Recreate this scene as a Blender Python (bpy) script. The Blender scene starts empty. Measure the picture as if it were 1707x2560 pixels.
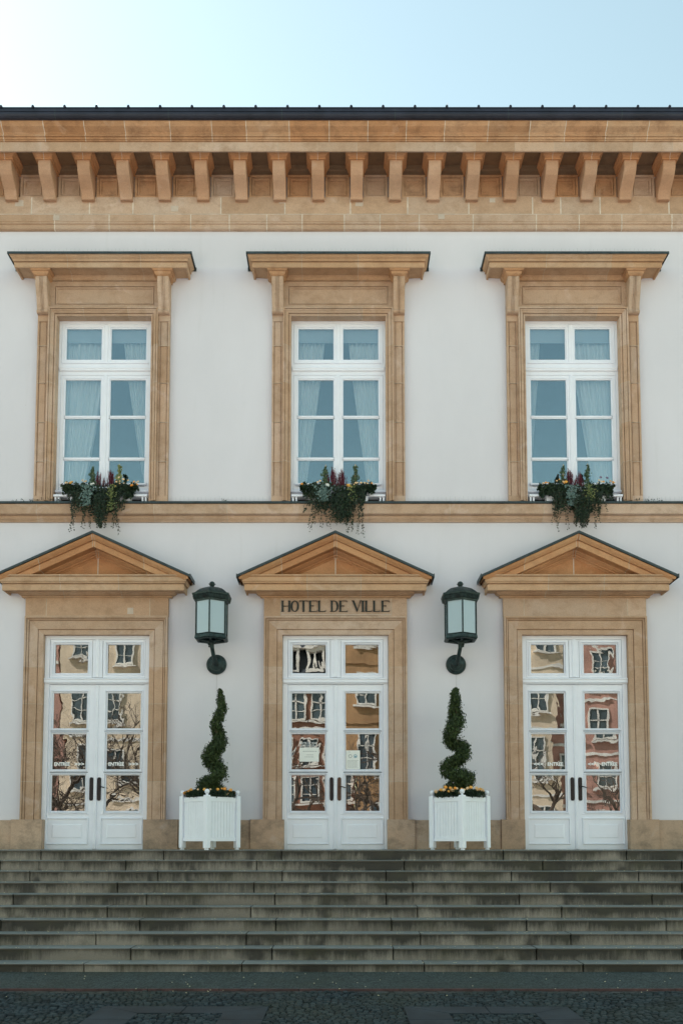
import bpy, bmesh, math, random
from mathutils import Vector, Matrix
R = math.radians
random.seed(7)
S = bpy.context.scene
COL = S.collection

# ------------------------------------------------------------------ camera
cd = bpy.data.cameras.new('camera')
cam = bpy.data.objects.new('camera', cd)
COL.objects.link(cam)
cam.location = (0, -15.15, 0.17)
cam.rotation_euler = (R(90 + 4.2), 0, 0)
cd.sensor_width = 36
cd.lens = 31.68
cd.shift_y = 0.255
cd.clip_end = 800
S.camera = cam

# ------------------------------------------------------------------ light
SUN_EL, SUN_AZ = 42.0, -58.0          # azimuth measured from +Y towards +X
w = bpy.data.worlds.new('World')
S.world = w
w.use_nodes = True
nt = w.node_tree
nt.nodes.clear()
wo = nt.nodes.new('ShaderNodeOutputWorld')
bg = nt.nodes.new('ShaderNodeBackground')
sky = nt.nodes.new('ShaderNodeTexSky')
sky.sky_type = 'NISHITA'
sky.sun_disc = False
sky.sun_elevation = R(SUN_EL)
sky.sun_rotation = R(SUN_AZ)
sky.air_density = 1.0
sky.dust_density = 0.35
sky.ozone_density = 0.3
tint = nt.nodes.new('ShaderNodeMix'); tint.data_type = 'RGBA'; tint.blend_type = 'MULTIPLY'
tint.inputs[0].default_value = 1.0
tint.inputs[7].default_value = (1.14, 1.03, 0.70, 1)
nt.links.new(sky.outputs[0], tint.inputs[6])
nt.links.new(tint.outputs[2], bg.inputs[0])
bg.inputs[1].default_value = 0.15
nt.links.new(bg.outputs[0], wo.inputs[0])

sd = bpy.data.lights.new('sun', 'SUN')
sun = bpy.data.objects.new('sun', sd)
COL.objects.link(sun)
sd.energy = 3.9
sd.angle = R(0.5)
sd.color = (1.0, 0.95, 0.90)
_d = Vector((math.sin(R(SUN_AZ)) * math.cos(R(SUN_EL)), math.cos(R(SUN_AZ)) * math.cos(R(SUN_EL)), math.sin(R(SUN_EL))))
sun.rotation_euler = _d.to_track_quat('Z', 'Y').to_euler()
sun.location = (-20, 20, 30)

S.view_settings.view_transform = 'Standard'
S.view_settings.look = 'None'
S.view_settings.gamma = 1
S.view_settings.exposure = 1.38
S.cycles.max_bounces = 8
S.cycles.transparent_max_bounces = 12

# ------------------------------------------------------------------ materials
def newmat(name):
    m = bpy.data.materials.new(name); m.use_nodes = True
    t = m.node_tree
    return m, t, t.nodes['Principled BSDF']

def N(t, typ, **kw):
    n = t.nodes.new(typ)
    for k, v in kw.items(): setattr(n, k, v)
    return n

def mixc(t, fac, a, b, blend='MIX'):
    n = N(t, 'ShaderNodeMix', data_type='RGBA', blend_type=blend)
    for idx, v in ((0, fac), (6, a), (7, b)):
        if isinstance(v, bpy.types.NodeSocket): t.links.new(v, n.inputs[idx])
        elif idx == 0: n.inputs[0].default_value = v
        else: n.inputs[idx].default_value = (*v, 1)
    return n.outputs[2]

def mth(t, op, a, b=0.0, clamp=False):
    n = N(t, 'ShaderNodeMath', operation=op); n.use_clamp = clamp
    for i, v in enumerate((a, b)):
        if isinstance(v, bpy.types.NodeSocket): t.links.new(v, n.inputs[i])
        else: n.inputs[i].default_value = v
    return n.outputs[0]

def ramp(t, v, lo, hi):
    n = N(t, 'ShaderNodeMapRange'); t.links.new(v, n.inputs[0])
    n.inputs[1].default_value = lo; n.inputs[2].default_value = hi
    return n.outputs[0]

def noise(t, scale, detail=4, rough=.55, stretch=(1, 1, 1), dist=0.0):
    g = N(t, 'ShaderNodeTexCoord'); mp = N(t, 'ShaderNodeMapping')
    mp.inputs[3].default_value = stretch
    t.links.new(g.outputs['Object'], mp.inputs[0])
    n = N(t, 'ShaderNodeTexNoise'); t.links.new(mp.outputs[0], n.inputs[0])
    n.inputs['Scale'].default_value = scale; n.inputs['Detail'].default_value = detail
    n.inputs['Roughness'].default_value = rough; n.inputs['Distortion'].default_value = dist
    return n.outputs[0]

def bump(t, b, h, dist, strength=1.0):
    n = N(t, 'ShaderNodeBump'); n.inputs['Distance'].default_value = dist; n.inputs['Strength'].default_value = strength
    t.links.new(h, n.inputs['Height']); t.links.new(n.outputs[0], b.inputs['Normal'])

def tone(t):
    a = N(t, 'ShaderNodeAttribute', attribute_name='tone'); return a.outputs['Fac']

def stone_mat(name, pale, warm, dark, stain=.35):
    m, t, b = newmat(name)
    base = mixc(t, tone(t), pale, warm)
    base = mixc(t, 1.0, base, mixc(t, N(t, 'ShaderNodeAttribute', attribute_name='shade').outputs['Fac'], (.84, .83, .81), (1.06, 1.07, 1.08)), 'MULTIPLY')
    n1 = ramp(t, noise(t, 1.6, 5, .6, (1, 1, 1.1), .4), .35, .68)
    base = mixc(t, mth(t, 'MULTIPLY', n1, .55), base, warm)
    n2 = ramp(t, noise(t, 4, 8, .72, (.9, 1, 1.15), .3), .47, .72)
    base = mixc(t, mth(t, 'MULTIPLY', n2, stain), base, dark)
    n3 = ramp(t, noise(t, 2.6, 3, .5, (1, 1, 1), 1.0), .60, .70)
    base = mixc(t, mth(t, 'MULTIPLY', n3, .35), base, (pale[0] * 1.12, pale[1] * 1.15, pale[2] * 1.25))
    n4 = noise(t, 60, 3, .7)
    base = mixc(t, .18, base, mixc(t, ramp(t, n4, .3, .7), (.12, .08, .05), (.75, .65, .52)), 'OVERLAY')
    t.links.new(base, b.inputs['Base Color'])
    b.inputs['Roughness'].default_value = .86
    bump(t, b, mth(t, 'ADD', noise(t, 40, 5, .7), noise(t, 7, 4, .6)), .006, .7)
    return m

M = {}
M['stone_pale'] = stone_mat('sandstone_pale', (.55, .425, .34), (.49, .325, .215), (.29, .175, .10), .6)
M['stone_warm'] = stone_mat('sandstone_warm', (.54, .37, .24), (.48, .25, .12), (.20, .10, .05), .75)
M['stone_mid'] = stone_mat('sandstone_honey', (.53, .385, .27), (.50, .30, .165), (.28, .155, .08), .55)
M['stone_rose'] = stone_mat('sandstone_rose', (.52, .35, .25), (.49, .285, .175), (.28, .16, .09), .35)
M['stone_dark'] = stone_mat('sandstone_dark', (.17, .115, .075), (.20, .11, .055), (.07, .045, .03), .7)
M['stone_orange'] = stone_mat('sandstone_orange', (.54, .32, .17), (.51, .25, .115), (.28, .135, .06), .5)
M['stone_plinth'] = stone_mat('sandstone_plinth', (.46, .375, .30), (.47, .32, .22), (.15, .12, .09), .8)

def plain(name, c, rough=.6, var=.12, sc=8, metal=0.0, bmp=0.0, spec=.5):
    m, t, b = newmat(name)
    v = noise(t, sc, 5, .6)
    k = mixc(t, ramp(t, v, .3, .7), tuple(x * (1 - var) for x in c), tuple(min(1, x * (1 + var)) for x in c))
    t.links.new(k, b.inputs['Base Color'])
    b.inputs['Roughness'].default_value = rough; b.inputs['Metallic'].default_value = metal
    b.inputs['Specular IOR Level'].default_value = spec
    if bmp: bump(t, b, noise(t, sc * 6, 4, .6), bmp)
    return m
M['mortar'] = plain('mortar', (.58, .51, .43), .9, .25, 9)
M['joint'] = plain('fine_joint', (.47, .38, .29), .9, .25, 9)
def plaster_mat():
    m, t, b = newmat('painted_plaster')
    c = mixc(t, ramp(t, noise(t, .5, 6, .65, (1, 1, .5)), .3, .7), (.615, .605, .645), (.68, .67, .715))
    st = ramp(t, noise(t, 1.0, 6, .7, (5, 1, .35)), .58, .78)
    c = mixc(t, mth(t, 'MULTIPLY', st, .16), c, (.42, .41, .39))
    sp = ramp(t, noise(t, 9, 2, .5), .77, .80)
    c = mixc(t, mth(t, 'MULTIPLY', sp, .25), c, (.4, .38, .36))
    t.links.new(c, b.inputs['Base Color']); b.inputs['Roughness'].default_value = .9
    bump(t, b, noise(t, 55, 4, .6), .003, .6)
    return m
M['plaster'] = plaster_mat()
M['white'] = plain('white_gloss_paint', (.80, .83, .90), .35, .025, 5, spec=.4)
M['planter_white'] = plain('white_planter_paint', (.80, .84, .91), .45, .03, 7)
M['zinc'] = plain('dark_zinc', (.035, .05, .052), .5, .35, 9, .3)
M['roofing'] = plain('dark_blue_roof_metal', (.022, .025, .04), .45, .35, 3, .3)
M['bronze'] = plain('letter_bronze', (.02, .028, .026), .5, .3, 30, .5)
M['verdigris'] = plain('verdigris_bronze', (.018, .036, .036), .5, .75, 16, .45, .002)
M['handle_black'] = plain('black_iron', (.018, .014, .016), .45, .3, 20, .4)
M['handle_brown'] = plain('worn_brown_bronze', (.09, .05, .035), .45, .4, 25, .5)
M['grille'] = plain('grille_dark', (.03, .035, .038), .6, .2, 20)
M['wire'] = plain('spike_wire', (.42, .43, .44), .4, .1, 20, .5)
M['cable'] = plain('grey_cable', (.47, .47, .48), .6, .05, 20)
M['interior'] = plain('interior_paint', (.16, .15, .14), .9, .2, 1)
M['soil'] = plain('soil', (.02, .015, .01), .95, .4, 30)
M['paper'] = plain('paper', (.78, .80, .76), .8, .03, 8)
M['print'] = plain('print_grey', (.32, .34, .34), .8, .1, 20)
M['print_blue'] = plain('print_blue', (.16, .34, .42), .8, .1, 20)
M['decal'] = plain('white_vinyl', (.85, .86, .86), .5, .02, 20)
M['kerb_red'] = plain('reddish_kerb', (.085, .045, .042), .8, .4, 9)
M['cane'] = plain('cane', (.5, .36, .2), .7, .2, 20)
M['trunk'] = plain('trunk_bark', (.10, .07, .045), .9, .3, 20)
M['petal'] = plain('petal_fleck', (.75, .68, .45), .7, .2, 40)

def leaf_mat(name, a, b_, c, sub=.0):
    m, t, b = newmat(name)
    k = mixc(t, tone(t), a, b_)
    k = mixc(t, mth(t, 'MULTIPLY', ramp(t, noise(t, 6, 3, .5), .45, .65), .6), k, c)
    t.links.new(k, b.inputs['Base Color'])
    b.inputs['Roughness'].default_value = .55
    b.inputs['Specular IOR Level'].default_value = .3
    return m
M['conifer'] = leaf_mat('thuja_leaf', (.008, .022, .009), (.060, .095, .026), (.022, .040, .012))
M['ivy'] = leaf_mat('ivy_leaf', (.006, .015, .008), (.028, .050, .022), (.012, .026, .015))
M['ivy_grey'] = leaf_mat('silver_ivy_leaf', (.07, .13, .12), (.20, .27, .24), (.10, .17, .16))
M['ivy_gold'] = leaf_mat('golden_ivy_leaf', (.06, .10, .03), (.26, .27, .10), (.12, .15, .05))
M['ivy_mid'] = leaf_mat('young_ivy_leaf', (.02, .045, .025), (.075, .12, .055), (.04, .07, .04))
M['heather'] = leaf_mat('heather_bloom', (.07, .010, .022), (.20, .035, .06), (.09, .02, .035))
M['mum_leaf'] = leaf_mat('aster_leaf', (.008, .022, .010), (.03, .055, .022), (.02, .04, .02))
M['flower_orange'] = leaf_mat('orange_petal', (.80, .30, .03), (.85, .50, .12), (.8, .38, .06))
M['flower_pale'] = leaf_mat('apricot_petal', (.80, .52, .24), (.85, .66, .42), (.8, .55, .3))
M['flower_white'] = leaf_mat('white_petal', (.72, .76, .72), (.8, .82, .78), (.75, .76, .7))
M['flower_mauve'] = leaf_mat('mauve_petal', (.14, .09, .15), (.25, .18, .27), (.15, .1, .16))

def glass_mat(name, refl, tintc, warp, scale, trans=(.8, .85, .85)):
    m, t, b = newmat(name)
    t.nodes.remove(b)
    out = t.nodes['Material Output']
    gl = N(t, 'ShaderNodeBsdfGlossy'); gl.inputs['Color'].default_value = (*tintc, 1); gl.inputs['Roughness'].default_value = 0.0
    tr = N(t, 'ShaderNodeBsdfTransparent'); tr.inputs[0].default_value = (*trans, 1)
    mx = N(t, 'ShaderNodeMixShader')
    fr = N(t, 'ShaderNodeFresnel'); fr.inputs[0].default_value = 1.5
    f = mth(t, 'ADD', fr.outputs[0], refl, True)
    t.links.new(f, mx.inputs[0]); t.links.new(tr.outputs[0], mx.inputs[1]); t.links.new(gl.outputs[0], mx.inputs[2])
    t.links.new(mx.outputs[0], out.inputs[0])
    if warp:
        n = N(t, 'ShaderNodeBump'); n.inputs['Distance'].default_value = warp
        t.links.new(noise(t, scale, 2.0, .45, (1, 1, 1), 1.2), n.inputs['Height'])
        t.links.new(n.outputs[0], gl.inputs['Normal'])
    return m
M['glass_upper'] = glass_mat('window_glass', .14, (.72, .92, 1.0), .0006, 2.2, (.95, .97, .97))
M['glass_door'] = glass_mat('old_wavy_glass', .20, (.97, .97, .99), .0009, 1.6, (.45, .47, .46))
M['glass_far'] = glass_mat('far_glass', .25, (.9, .95, 1.0), .001, 1, (.2, .22, .24))

def milk_mat():
    m, t, b = newmat('milky_lamp_glass')
    b.inputs['Base Color'].default_value = (.31, .39, .43, 1)
    b.inputs['Roughness'].default_value = .12
    b.inputs['Specular IOR Level'].default_value = .8
    b.inputs['Subsurface Weight'].default_value = 0.0
    return m
M['milk'] = milk_mat()

def curtain_mat():
    m, t, b = newmat('sheer_curtain')
    out = t.nodes['Material Output']
    b.inputs['Base Color'].default_value = (.95, .95, .94, 1); b.inputs['Roughness'].default_value = .9
    tl = N(t, 'ShaderNodeBsdfTranslucent'); tl.inputs[0].default_value = (.86, .87, .86, 1)
    mx = N(t, 'ShaderNodeMixShader'); mx.inputs[0].default_value = .25
    t.links.new(b.outputs[0], mx.inputs[1]); t.links.new(tl.outputs[0], mx.inputs[2]); t.links.new(mx.outputs[0], out.inputs[0])
    return m
M['curtain'] = curtain_mat()
M['valance'] = plain('valance_cloth', (.42, .45, .48), .9, .03, 6)

def step_mat():
    m, t, b = newmat('worn_granite_steps')
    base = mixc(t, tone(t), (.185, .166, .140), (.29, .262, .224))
    sp = noise(t, 150, 3, .8)
    base = mixc(t, .35, base, mixc(t, ramp(t, sp, .35, .65), (.1, .09, .08), (.85, .8, .72)), 'OVERLAY')
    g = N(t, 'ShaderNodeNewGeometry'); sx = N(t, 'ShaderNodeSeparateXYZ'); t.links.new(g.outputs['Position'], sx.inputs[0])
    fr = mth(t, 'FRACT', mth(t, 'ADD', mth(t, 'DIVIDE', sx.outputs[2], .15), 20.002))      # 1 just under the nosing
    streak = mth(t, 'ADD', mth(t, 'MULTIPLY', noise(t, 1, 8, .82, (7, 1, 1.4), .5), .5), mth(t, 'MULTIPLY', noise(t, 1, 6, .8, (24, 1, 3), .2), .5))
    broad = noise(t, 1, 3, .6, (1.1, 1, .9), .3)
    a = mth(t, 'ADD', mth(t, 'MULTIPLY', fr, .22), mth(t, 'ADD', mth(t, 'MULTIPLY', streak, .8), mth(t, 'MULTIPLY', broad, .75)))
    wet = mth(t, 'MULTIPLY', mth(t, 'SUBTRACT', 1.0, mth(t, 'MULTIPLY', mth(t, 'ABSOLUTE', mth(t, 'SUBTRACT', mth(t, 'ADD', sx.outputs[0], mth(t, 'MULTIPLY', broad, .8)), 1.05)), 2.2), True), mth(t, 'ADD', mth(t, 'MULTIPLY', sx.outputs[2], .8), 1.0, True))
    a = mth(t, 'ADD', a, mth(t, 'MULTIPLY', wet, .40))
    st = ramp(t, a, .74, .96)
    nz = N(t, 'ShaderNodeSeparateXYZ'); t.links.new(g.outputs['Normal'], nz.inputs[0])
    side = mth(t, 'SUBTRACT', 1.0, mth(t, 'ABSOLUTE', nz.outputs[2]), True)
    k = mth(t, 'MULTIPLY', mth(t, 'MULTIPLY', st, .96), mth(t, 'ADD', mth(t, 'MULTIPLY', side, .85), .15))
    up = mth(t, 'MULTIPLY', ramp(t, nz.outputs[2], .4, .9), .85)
    base = mixc(t, up, base, (.215, .25, .24))  # up-facing treads: cleaner walked stone, with sky sheen painted into the paler teal
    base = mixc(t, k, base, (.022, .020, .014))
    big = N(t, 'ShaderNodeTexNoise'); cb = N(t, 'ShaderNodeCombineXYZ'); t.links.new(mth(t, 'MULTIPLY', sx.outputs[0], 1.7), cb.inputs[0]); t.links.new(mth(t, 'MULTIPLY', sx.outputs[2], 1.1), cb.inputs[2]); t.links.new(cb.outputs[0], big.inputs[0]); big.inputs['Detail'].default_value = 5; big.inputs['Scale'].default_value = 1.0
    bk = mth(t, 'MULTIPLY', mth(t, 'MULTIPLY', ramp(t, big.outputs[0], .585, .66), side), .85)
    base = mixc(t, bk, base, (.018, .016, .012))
    moss = ramp(t, noise(t, 2.2, 4, .6), .5, .75)
    base = mixc(t, mth(t, 'MULTIPLY', moss, .35), base, (.09, .085, .04))
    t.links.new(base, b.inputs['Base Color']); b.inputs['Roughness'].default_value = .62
    bump(t, b, noise(t, 90, 5, .75), .006, .8)
    return m
M['step'] = step_mat()

def cobble_mat(name, a, b_, vs=None):
    m, t, b = newmat(name)
    if vs:
        g = N(t, 'ShaderNodeTexCoord')
        v = N(t, 'ShaderNodeTexVoronoi', feature='DISTANCE_TO_EDGE'); v.inputs['Scale'].default_value = vs
        v2 = N(t, 'ShaderNodeTexVoronoi'); v2.inputs['Scale'].default_value = vs
        t.links.new(g.outputs['Object'], v.inputs[0]); t.links.new(g.outputs['Object'], v2.inputs[0])
        base = mixc(t, v2.outputs['Distance'], a, b_)
        c2 = N(t, 'ShaderNodeSeparateColor'); t.links.new(v2.outputs['Color'], c2.inputs[0])
        base = mixc(t, c2.outputs[0], a, b_)
        e = ramp(t, v.outputs['Distance'], 0.02, .12)
        base = mixc(t, e, tuple(x * .35 for x in a), base)
        bump(t, b, mth(t, 'ADD', e, mth(t, 'MULTIPLY', noise(t, 60, 4, .7), .4)), .008, .8)
    else:
        base = mixc(t, tone(t), a, b_)
        bump(t, b, noise(t, 60, 4, .7), .004, .8)
    n = ramp(t, noise(t, 1.2, 5, .6), .35, .7)
    base = mixc(t, mth(t, 'MULTIPLY', n, .5), base, (.05, .055, .035))
    base = mixc(t, .3, base, mixc(t, ramp(t, noise(t, 90, 3, .7), .35, .65), (.15, .15, .15), (.8, .8, .8)), 'OVERLAY')
    t.links.new(base, b.inputs['Base Color']); b.inputs['Roughness'].default_value = .8; b.inputs['Specular IOR Level'].default_value = .25
    return m
M['cobble'] = cobble_mat('granite_setts', (.009, .016, .019), (.046, .066, .072))
M['ground'] = cobble_mat('square_paving', (.05, .055, .055), (.10, .105, .10), 9)
M['ground_bounce'] = plain('square_flagstones', (.50, .47, .44), .8, .15, 2)  # pale so the unseen sunlit square bounces more light onto the facade
M['pave'] = cobble_mat('pavement_mosaic', (.05, .072, .070), (.10, .134, .13), 26)
M['slab'] = plain('dark_paving_slab', (.016, .026, .032), .75, .5, 3, 0, .002)

# ------------------------------------------------------------------ mesh helpers
class MB:
    def __init__(s): s.v = []; s.f = []; s.t = []; s.m = []
    def face(s, idx, tone=.5, mat=0): s.f.append(tuple(idx)); s.t.append(tone); s.m.append(mat)
    def poly(s, pts, tone=.5, mat=0):
        b = len(s.v); s.v += [tuple(p) for p in pts]; s.face(range(b, b + len(pts)), tone, mat)
    def rings(s, rings, tones=None, mats=None, closed=True, caps=True, loop=False):
        n = len(rings[0]); b = len(s.v)
        for r in rings: s.v += [tuple(p) for p in r]
        k = len(rings)
        for i in range(k if loop else k - 1):
            j = (i + 1) % k
            tn = tones[i] if tones else .5; mt = mats[i] if mats else 0
            for a in range(n if closed else n - 1):
                c = (a + 1) % n
                s.face((b + i * n + a, b + i * n + c, b + j * n + c, b + j * n + a), tn, mt)
        if caps and closed and not loop:
            s.face([b + a for a in range(n)][::-1], tones[0] if tones else .5, mats[0] if mats else 0)
            s.face([b + (k - 1) * n + a for a in range(n)], tones[-1] if tones else .5, mats[-1] if mats else 0)
    def box(s, x0, x1, y0, y1, z0, z1, tone=.5, mat=0):
        b = len(s.v)
        s.v += [(x0, y0, z0), (x1, y0, z0), (x1, y1, z0), (x0, y1, z0), (x0, y0, z1), (x1, y0, z1), (x1, y1, z1), (x0, y1, z1)]
        for q in ((0, 3, 2, 1), (4, 5, 6, 7), (0, 1, 5, 4), (1, 2, 6, 5), (2, 3, 7, 6), (3, 0, 4, 7)):
            s.face([b + i for i in q], tone, mat)
    def tube(s, pts, rad, n=8, tone=.5, mat=0, caps=True):
        pts = [Vector(p) for p in pts]; rs = rad if isinstance(rad, (list, tuple)) else [rad] * len(pts)
        out = []; up = Vector((0, 0, 1))
        for i, p in enumerate(pts):
            d = (pts[min(i + 1, len(pts) - 1)] - pts[max(i - 1, 0)]).normalized()
            a = d.cross(up)
            if a.length < .05: a = d.cross(Vector((0, 1, 0)))
            a.normalize(); c = d.cross(a)
            out.append([p + (a * math.cos(2 * math.pi * k / n) + c * math.sin(2 * math.pi * k / n)) * rs[i] for k in range(n)])
        s.rings(out, [tone] * len(out), [mat] * len(out), True, caps)
    def lathe(s, c, prof, n=20, axis='z', tone=.5, mat=0, phase=0.0):
        out = []
        for r, h in prof:
            ring = []
            for k in range(n):
                a = 2 * math.pi * k / n + phase
                if axis == 'z': ring.append((c[0] + r * math.sin(a), c[1] - r * math.cos(a), c[2] + h))
                else: ring.append((c[0] + r * math.cos(a), c[1] + h, c[2] + r * math.sin(a)))
            out.append(ring)
        s.rings(out, [tone] * len(out), [mat] * len(out), True, True)
    def build(s, name, mats, parent=None, origin=(0, 0, 0), bevel=0.0, smooth=False, recalc=True):
        me = bpy.data.meshes.new(name)
        ox, oy, oz = origin
        me.from_pydata([(x - ox, y - oy, z - oz) for x, y, z in s.v], [], s.f)
        for mm in (mats if isinstance(mats, (list, tuple)) else [mats]): me.materials.append(M[mm])
        at = me.attributes.new('tone', 'FLOAT', 'FACE')
        at.data.foreach_set('value', s.t)
        a2 = me.attributes.new('shade', 'FLOAT', 'FACE'); a2.data.foreach_set('value', [(v * 7.31 + .13) % 1.0 for v in s.t])
        me.polygons.foreach_set('material_index', s.m)
        if smooth: me.polygons.foreach_set('use_smooth', [True] * len(s.f))
        me.update()
        if recalc or bevel:
            bm = bmesh.new(); bm.from_mesh(me)
            bmesh.ops.remove_doubles(bm, verts=bm.verts, dist=1e-5) if bevel else None
            if recalc: bmesh.ops.recalc_face_normals(bm, faces=bm.faces)
            if bevel:
                es = [e for e in bm.edges if len(e.link_faces) == 2 and e.calc_face_angle(0) > R(40)]
                bmesh.ops.bevel(bm, geom=es, offset=bevel, segments=1, affect='EDGES', clamp_overlap=True)
            bm.to_mesh(me); bm.free()
        o = bpy.data.objects.new(name, me); COL.objects.link(o)
        if parent: o.parent = parent
        elif origin != (0, 0, 0): o.location = origin
        return o

def thing(name, label, cat, loc=(0, 0, 0), group=None):
    o = bpy.data.objects.new(name, None); COL.objects.link(o); o.location = loc
    o.empty_display_size = .2
    tag(o, label, cat, group); return o
def tag(o, label=None, cat=None, group=None, kind=None):
    if label: o['label'] = label
    if cat: o['category'] = cat
    if group: o['group'] = group
    if kind: o['kind'] = kind
    return o

rnd = random.random
def rt(a=0.0, b=1.0): return a + (b - a) * rnd()

def stations(a, b, joints, w=.010):
    """split [a,b] at joints: list of positions, tones and materials (1 = mortar) for each piece"""
    pos = [a]; tn = []; mt = []
    for j in sorted(j for j in joints if a + .03 < j < b - .03):
        pos += [j - w / 2, j + w / 2]; tn += [rt(), .5]; mt += [0, 1]
    pos.append(b); tn.append(rt()); mt.append(0)
    return pos, tn, mt

def prof_x(mb, prof, a, b, joints=(), w=.010, mat=0, mort=1):
    pos, tn, mt = stations(a, b, joints, w)
    mt = [mort if k else mat for k in mt]
    mb.rings([[(x, y, z) for y, z in prof] for x in pos], tn + [tn[-1]], mt + [mt[-1]])

def returns(mb, prof, x0, x1, yb=0.0, joints=(), w=.010):
    """moulding (out,z) carried round left return, front and right return"""
    pos, tn, mt = stations(x0, x1, joints, w)
    rg = [[(x0 - d, yb, z) for d, z in prof]] + [[(x + (-d if i == 0 else d if i == len(pos) - 1 else 0), yb - d, z) for d, z in prof] for i, x in enumerate(pos)] + [[(x1 + d, yb, z) for d, z in prof]]
    T = [tn[0]] + tn + [tn[-1], tn[-1]]; Q = [0] + mt + [0, 0]
    mb.rings(rg, T, Q)

def arch(mb, cx, hi, zb, zt, prof, jz=(), jx=(), w=.010):
    """door or window architrave: profile (out from opening, y) mitred at both top corners"""
    rg = []; T = []; Q = []
    pl, tl, ml = stations(zb, zt, jz, w)
    for i, z in enumerate(pl[:-1]):
        rg.append([(cx - hi - d, y, z) for d, y in prof]); T.append(tl[i]); Q.append(ml[i])
    rg.append([(cx - hi - d, y, zt + d) for d, y in prof])
    px, tx, mx = stations(cx - hi, cx + hi, jx, w)
    for i, x in enumerate(px[1:-1]):
        T.append(tx[i]); Q.append(mx[i]); rg.append([(x, y, zt + d) for d, y in prof])
    T.append(tx[-1]); Q.append(0)
    rg.append([(cx + hi + d, y, zt + d) for d, y in prof])
    pr, tr, mr = stations(zb, zt, jz, w)
    for i, z in enumerate(pr[::-1][1:]):
        k = len(tr) - 1 - i
        T.append(tr[k]); Q.append(mr[k]); rg.append([(cx + hi + d, y, z) for d, y in prof])
    mb.rings(rg, T + [T[-1]], Q + [0])

def panel(mb, x0, x1, z0, z1, steps, tone=.5, mat=0, hole=False):
    """nested rectangular mouldings: steps (inset, y)"""
    rg = [[(x0 + i, y, z0 + i), (x1 - i, y, z0 + i), (x1 - i, y, z1 - i), (x0 + i, y, z1 - i)] for i, y in steps]
    mb.rings(rg, [tone] * len(rg), [mat] * len(rg), True, False)
    if not hole: mb.poly(rg[-1], tone, mat)

# ================================================================== LARGE STRUCTURE
WC = (-4.13, -.055, 4.016)          # window centres
DC = (-4.155, -.102, 3.962)         # door centres
HWIN, HDOOR = .823, .905
XE = 9.4; XW = -34.0                # ends of the facade; the long left run is unseen, added to shade the foreground

hall = thing('town_hall', 'cream town hall facade with sandstone trim, three tall windows above three white double doors', 'building')

def facade_wall():
    mb = MB()
    holes = [(c - .86, c + .86, 5.93, 9.31) for c in WC] + [(c - .93, c + .93, -.6, 3.70) for c in DC]
    xs = sorted({XW, XE} | {h[0] for h in holes} | {h[1] for h in holes})
    zs = sorted({-.6, 12.0, 0.0} | {h[2] for h in holes} | {h[3] for h in holes})
    for y in (0.0, .38):
        for i in range(len(xs) - 1):
            for k in range(len(zs) - 1):
                mx, mz = (xs[i] + xs[i + 1]) / 2, (zs[k] + zs[k + 1]) / 2
                if any(h[0] < mx < h[1] and h[2] < mz < h[3] for h in holes): continue
                mb.poly([(xs[i], y, zs[k]), (xs[i + 1], y, zs[k]), (xs[i + 1], y, zs[k + 1]), (xs[i], y, zs[k + 1])])
    for a, b, c, d in holes:
        for p, q in (((a, c), (a, d)), ((a, d), (b, d)), ((b, d), (b, c)), ((b, c), (a, c))):
            mb.poly([(p[0], 0, p[1]), (p[0], .38, p[1]), (q[0], .38, q[1]), (q[0], 0, q[1])])
    mb.build('wall', 'plaster', hall, recalc=False)
    mb = MB()
    mb.box(XW, XW + .35, .385, 12, -.6, 12.0); mb.box(XE - .35, XE, .385, 12, -.6, 12.0)
    mb.box(XW + .352, XE - .352, 11.6, 12, -.6, 12.0)
    mb.build('rear_wall', 'plaster', hall)
    mb = MB()
    mb.box(XW + .36, XE - .36, .4, 11.5, -.25, -.004); mb.box(XW + .36, XE - .36, .4, 11.5, 5.3, 5.6)
    mb.box(XW + .36, XE - .36, .4, 11.5, 10.6, 10.9); mb.box(XW + .36, XE - .36, 4.5, 4.7, 0, 5.29); mb.box(XW + .36, XE - .36, 4.5, 4.7, 5.61, 10.59)
    mb.build('interior_floor', 'interior', hall)
facade_wall()

# plinth
def plinth():
    mb = MB(); blocks = []
    for c, (l0, l1, r0, r1) in zip(DC, ((-5.50, -4.985, -3.30, -2.72), (-1.52, -.96, .765, 1.225), (2.66, 3.055, 4.80, 5.285))):
        blocks += [(l0, l1), (r0, r1)]
        for a, b in ((l0, l1), (r0, r1)):
            mb.box(a, b, -.125, .10, .0, .50, rt(.3, 1), 0)
    cur = XW
    for a, b in blocks + [(XE, XE)]:
        # door openings lie between odd/even blocks
        if not any(abs(cur - bl[1]) < 1e-6 and any(bl[0] < c < a for c in [d for d in DC if bl[1] < d < a]) for bl in blocks):
            x = cur
            while x < a - .01:
                nx = min(a, x + rt(.55, .95))
                if a - nx < .25: nx = a
                mb.box(x + .003, nx - .003, -.095, -.004, 0, .49, rt(0, .5), 0)
                mb.box(nx - .003, nx + .003, -.088, -.004, 0, .485, .5, 1)
                x = nx
        cur = b
    mb.build('plinth', ['stone_plinth', 'mortar'], hall, bevel=.006)
plinth()

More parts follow.
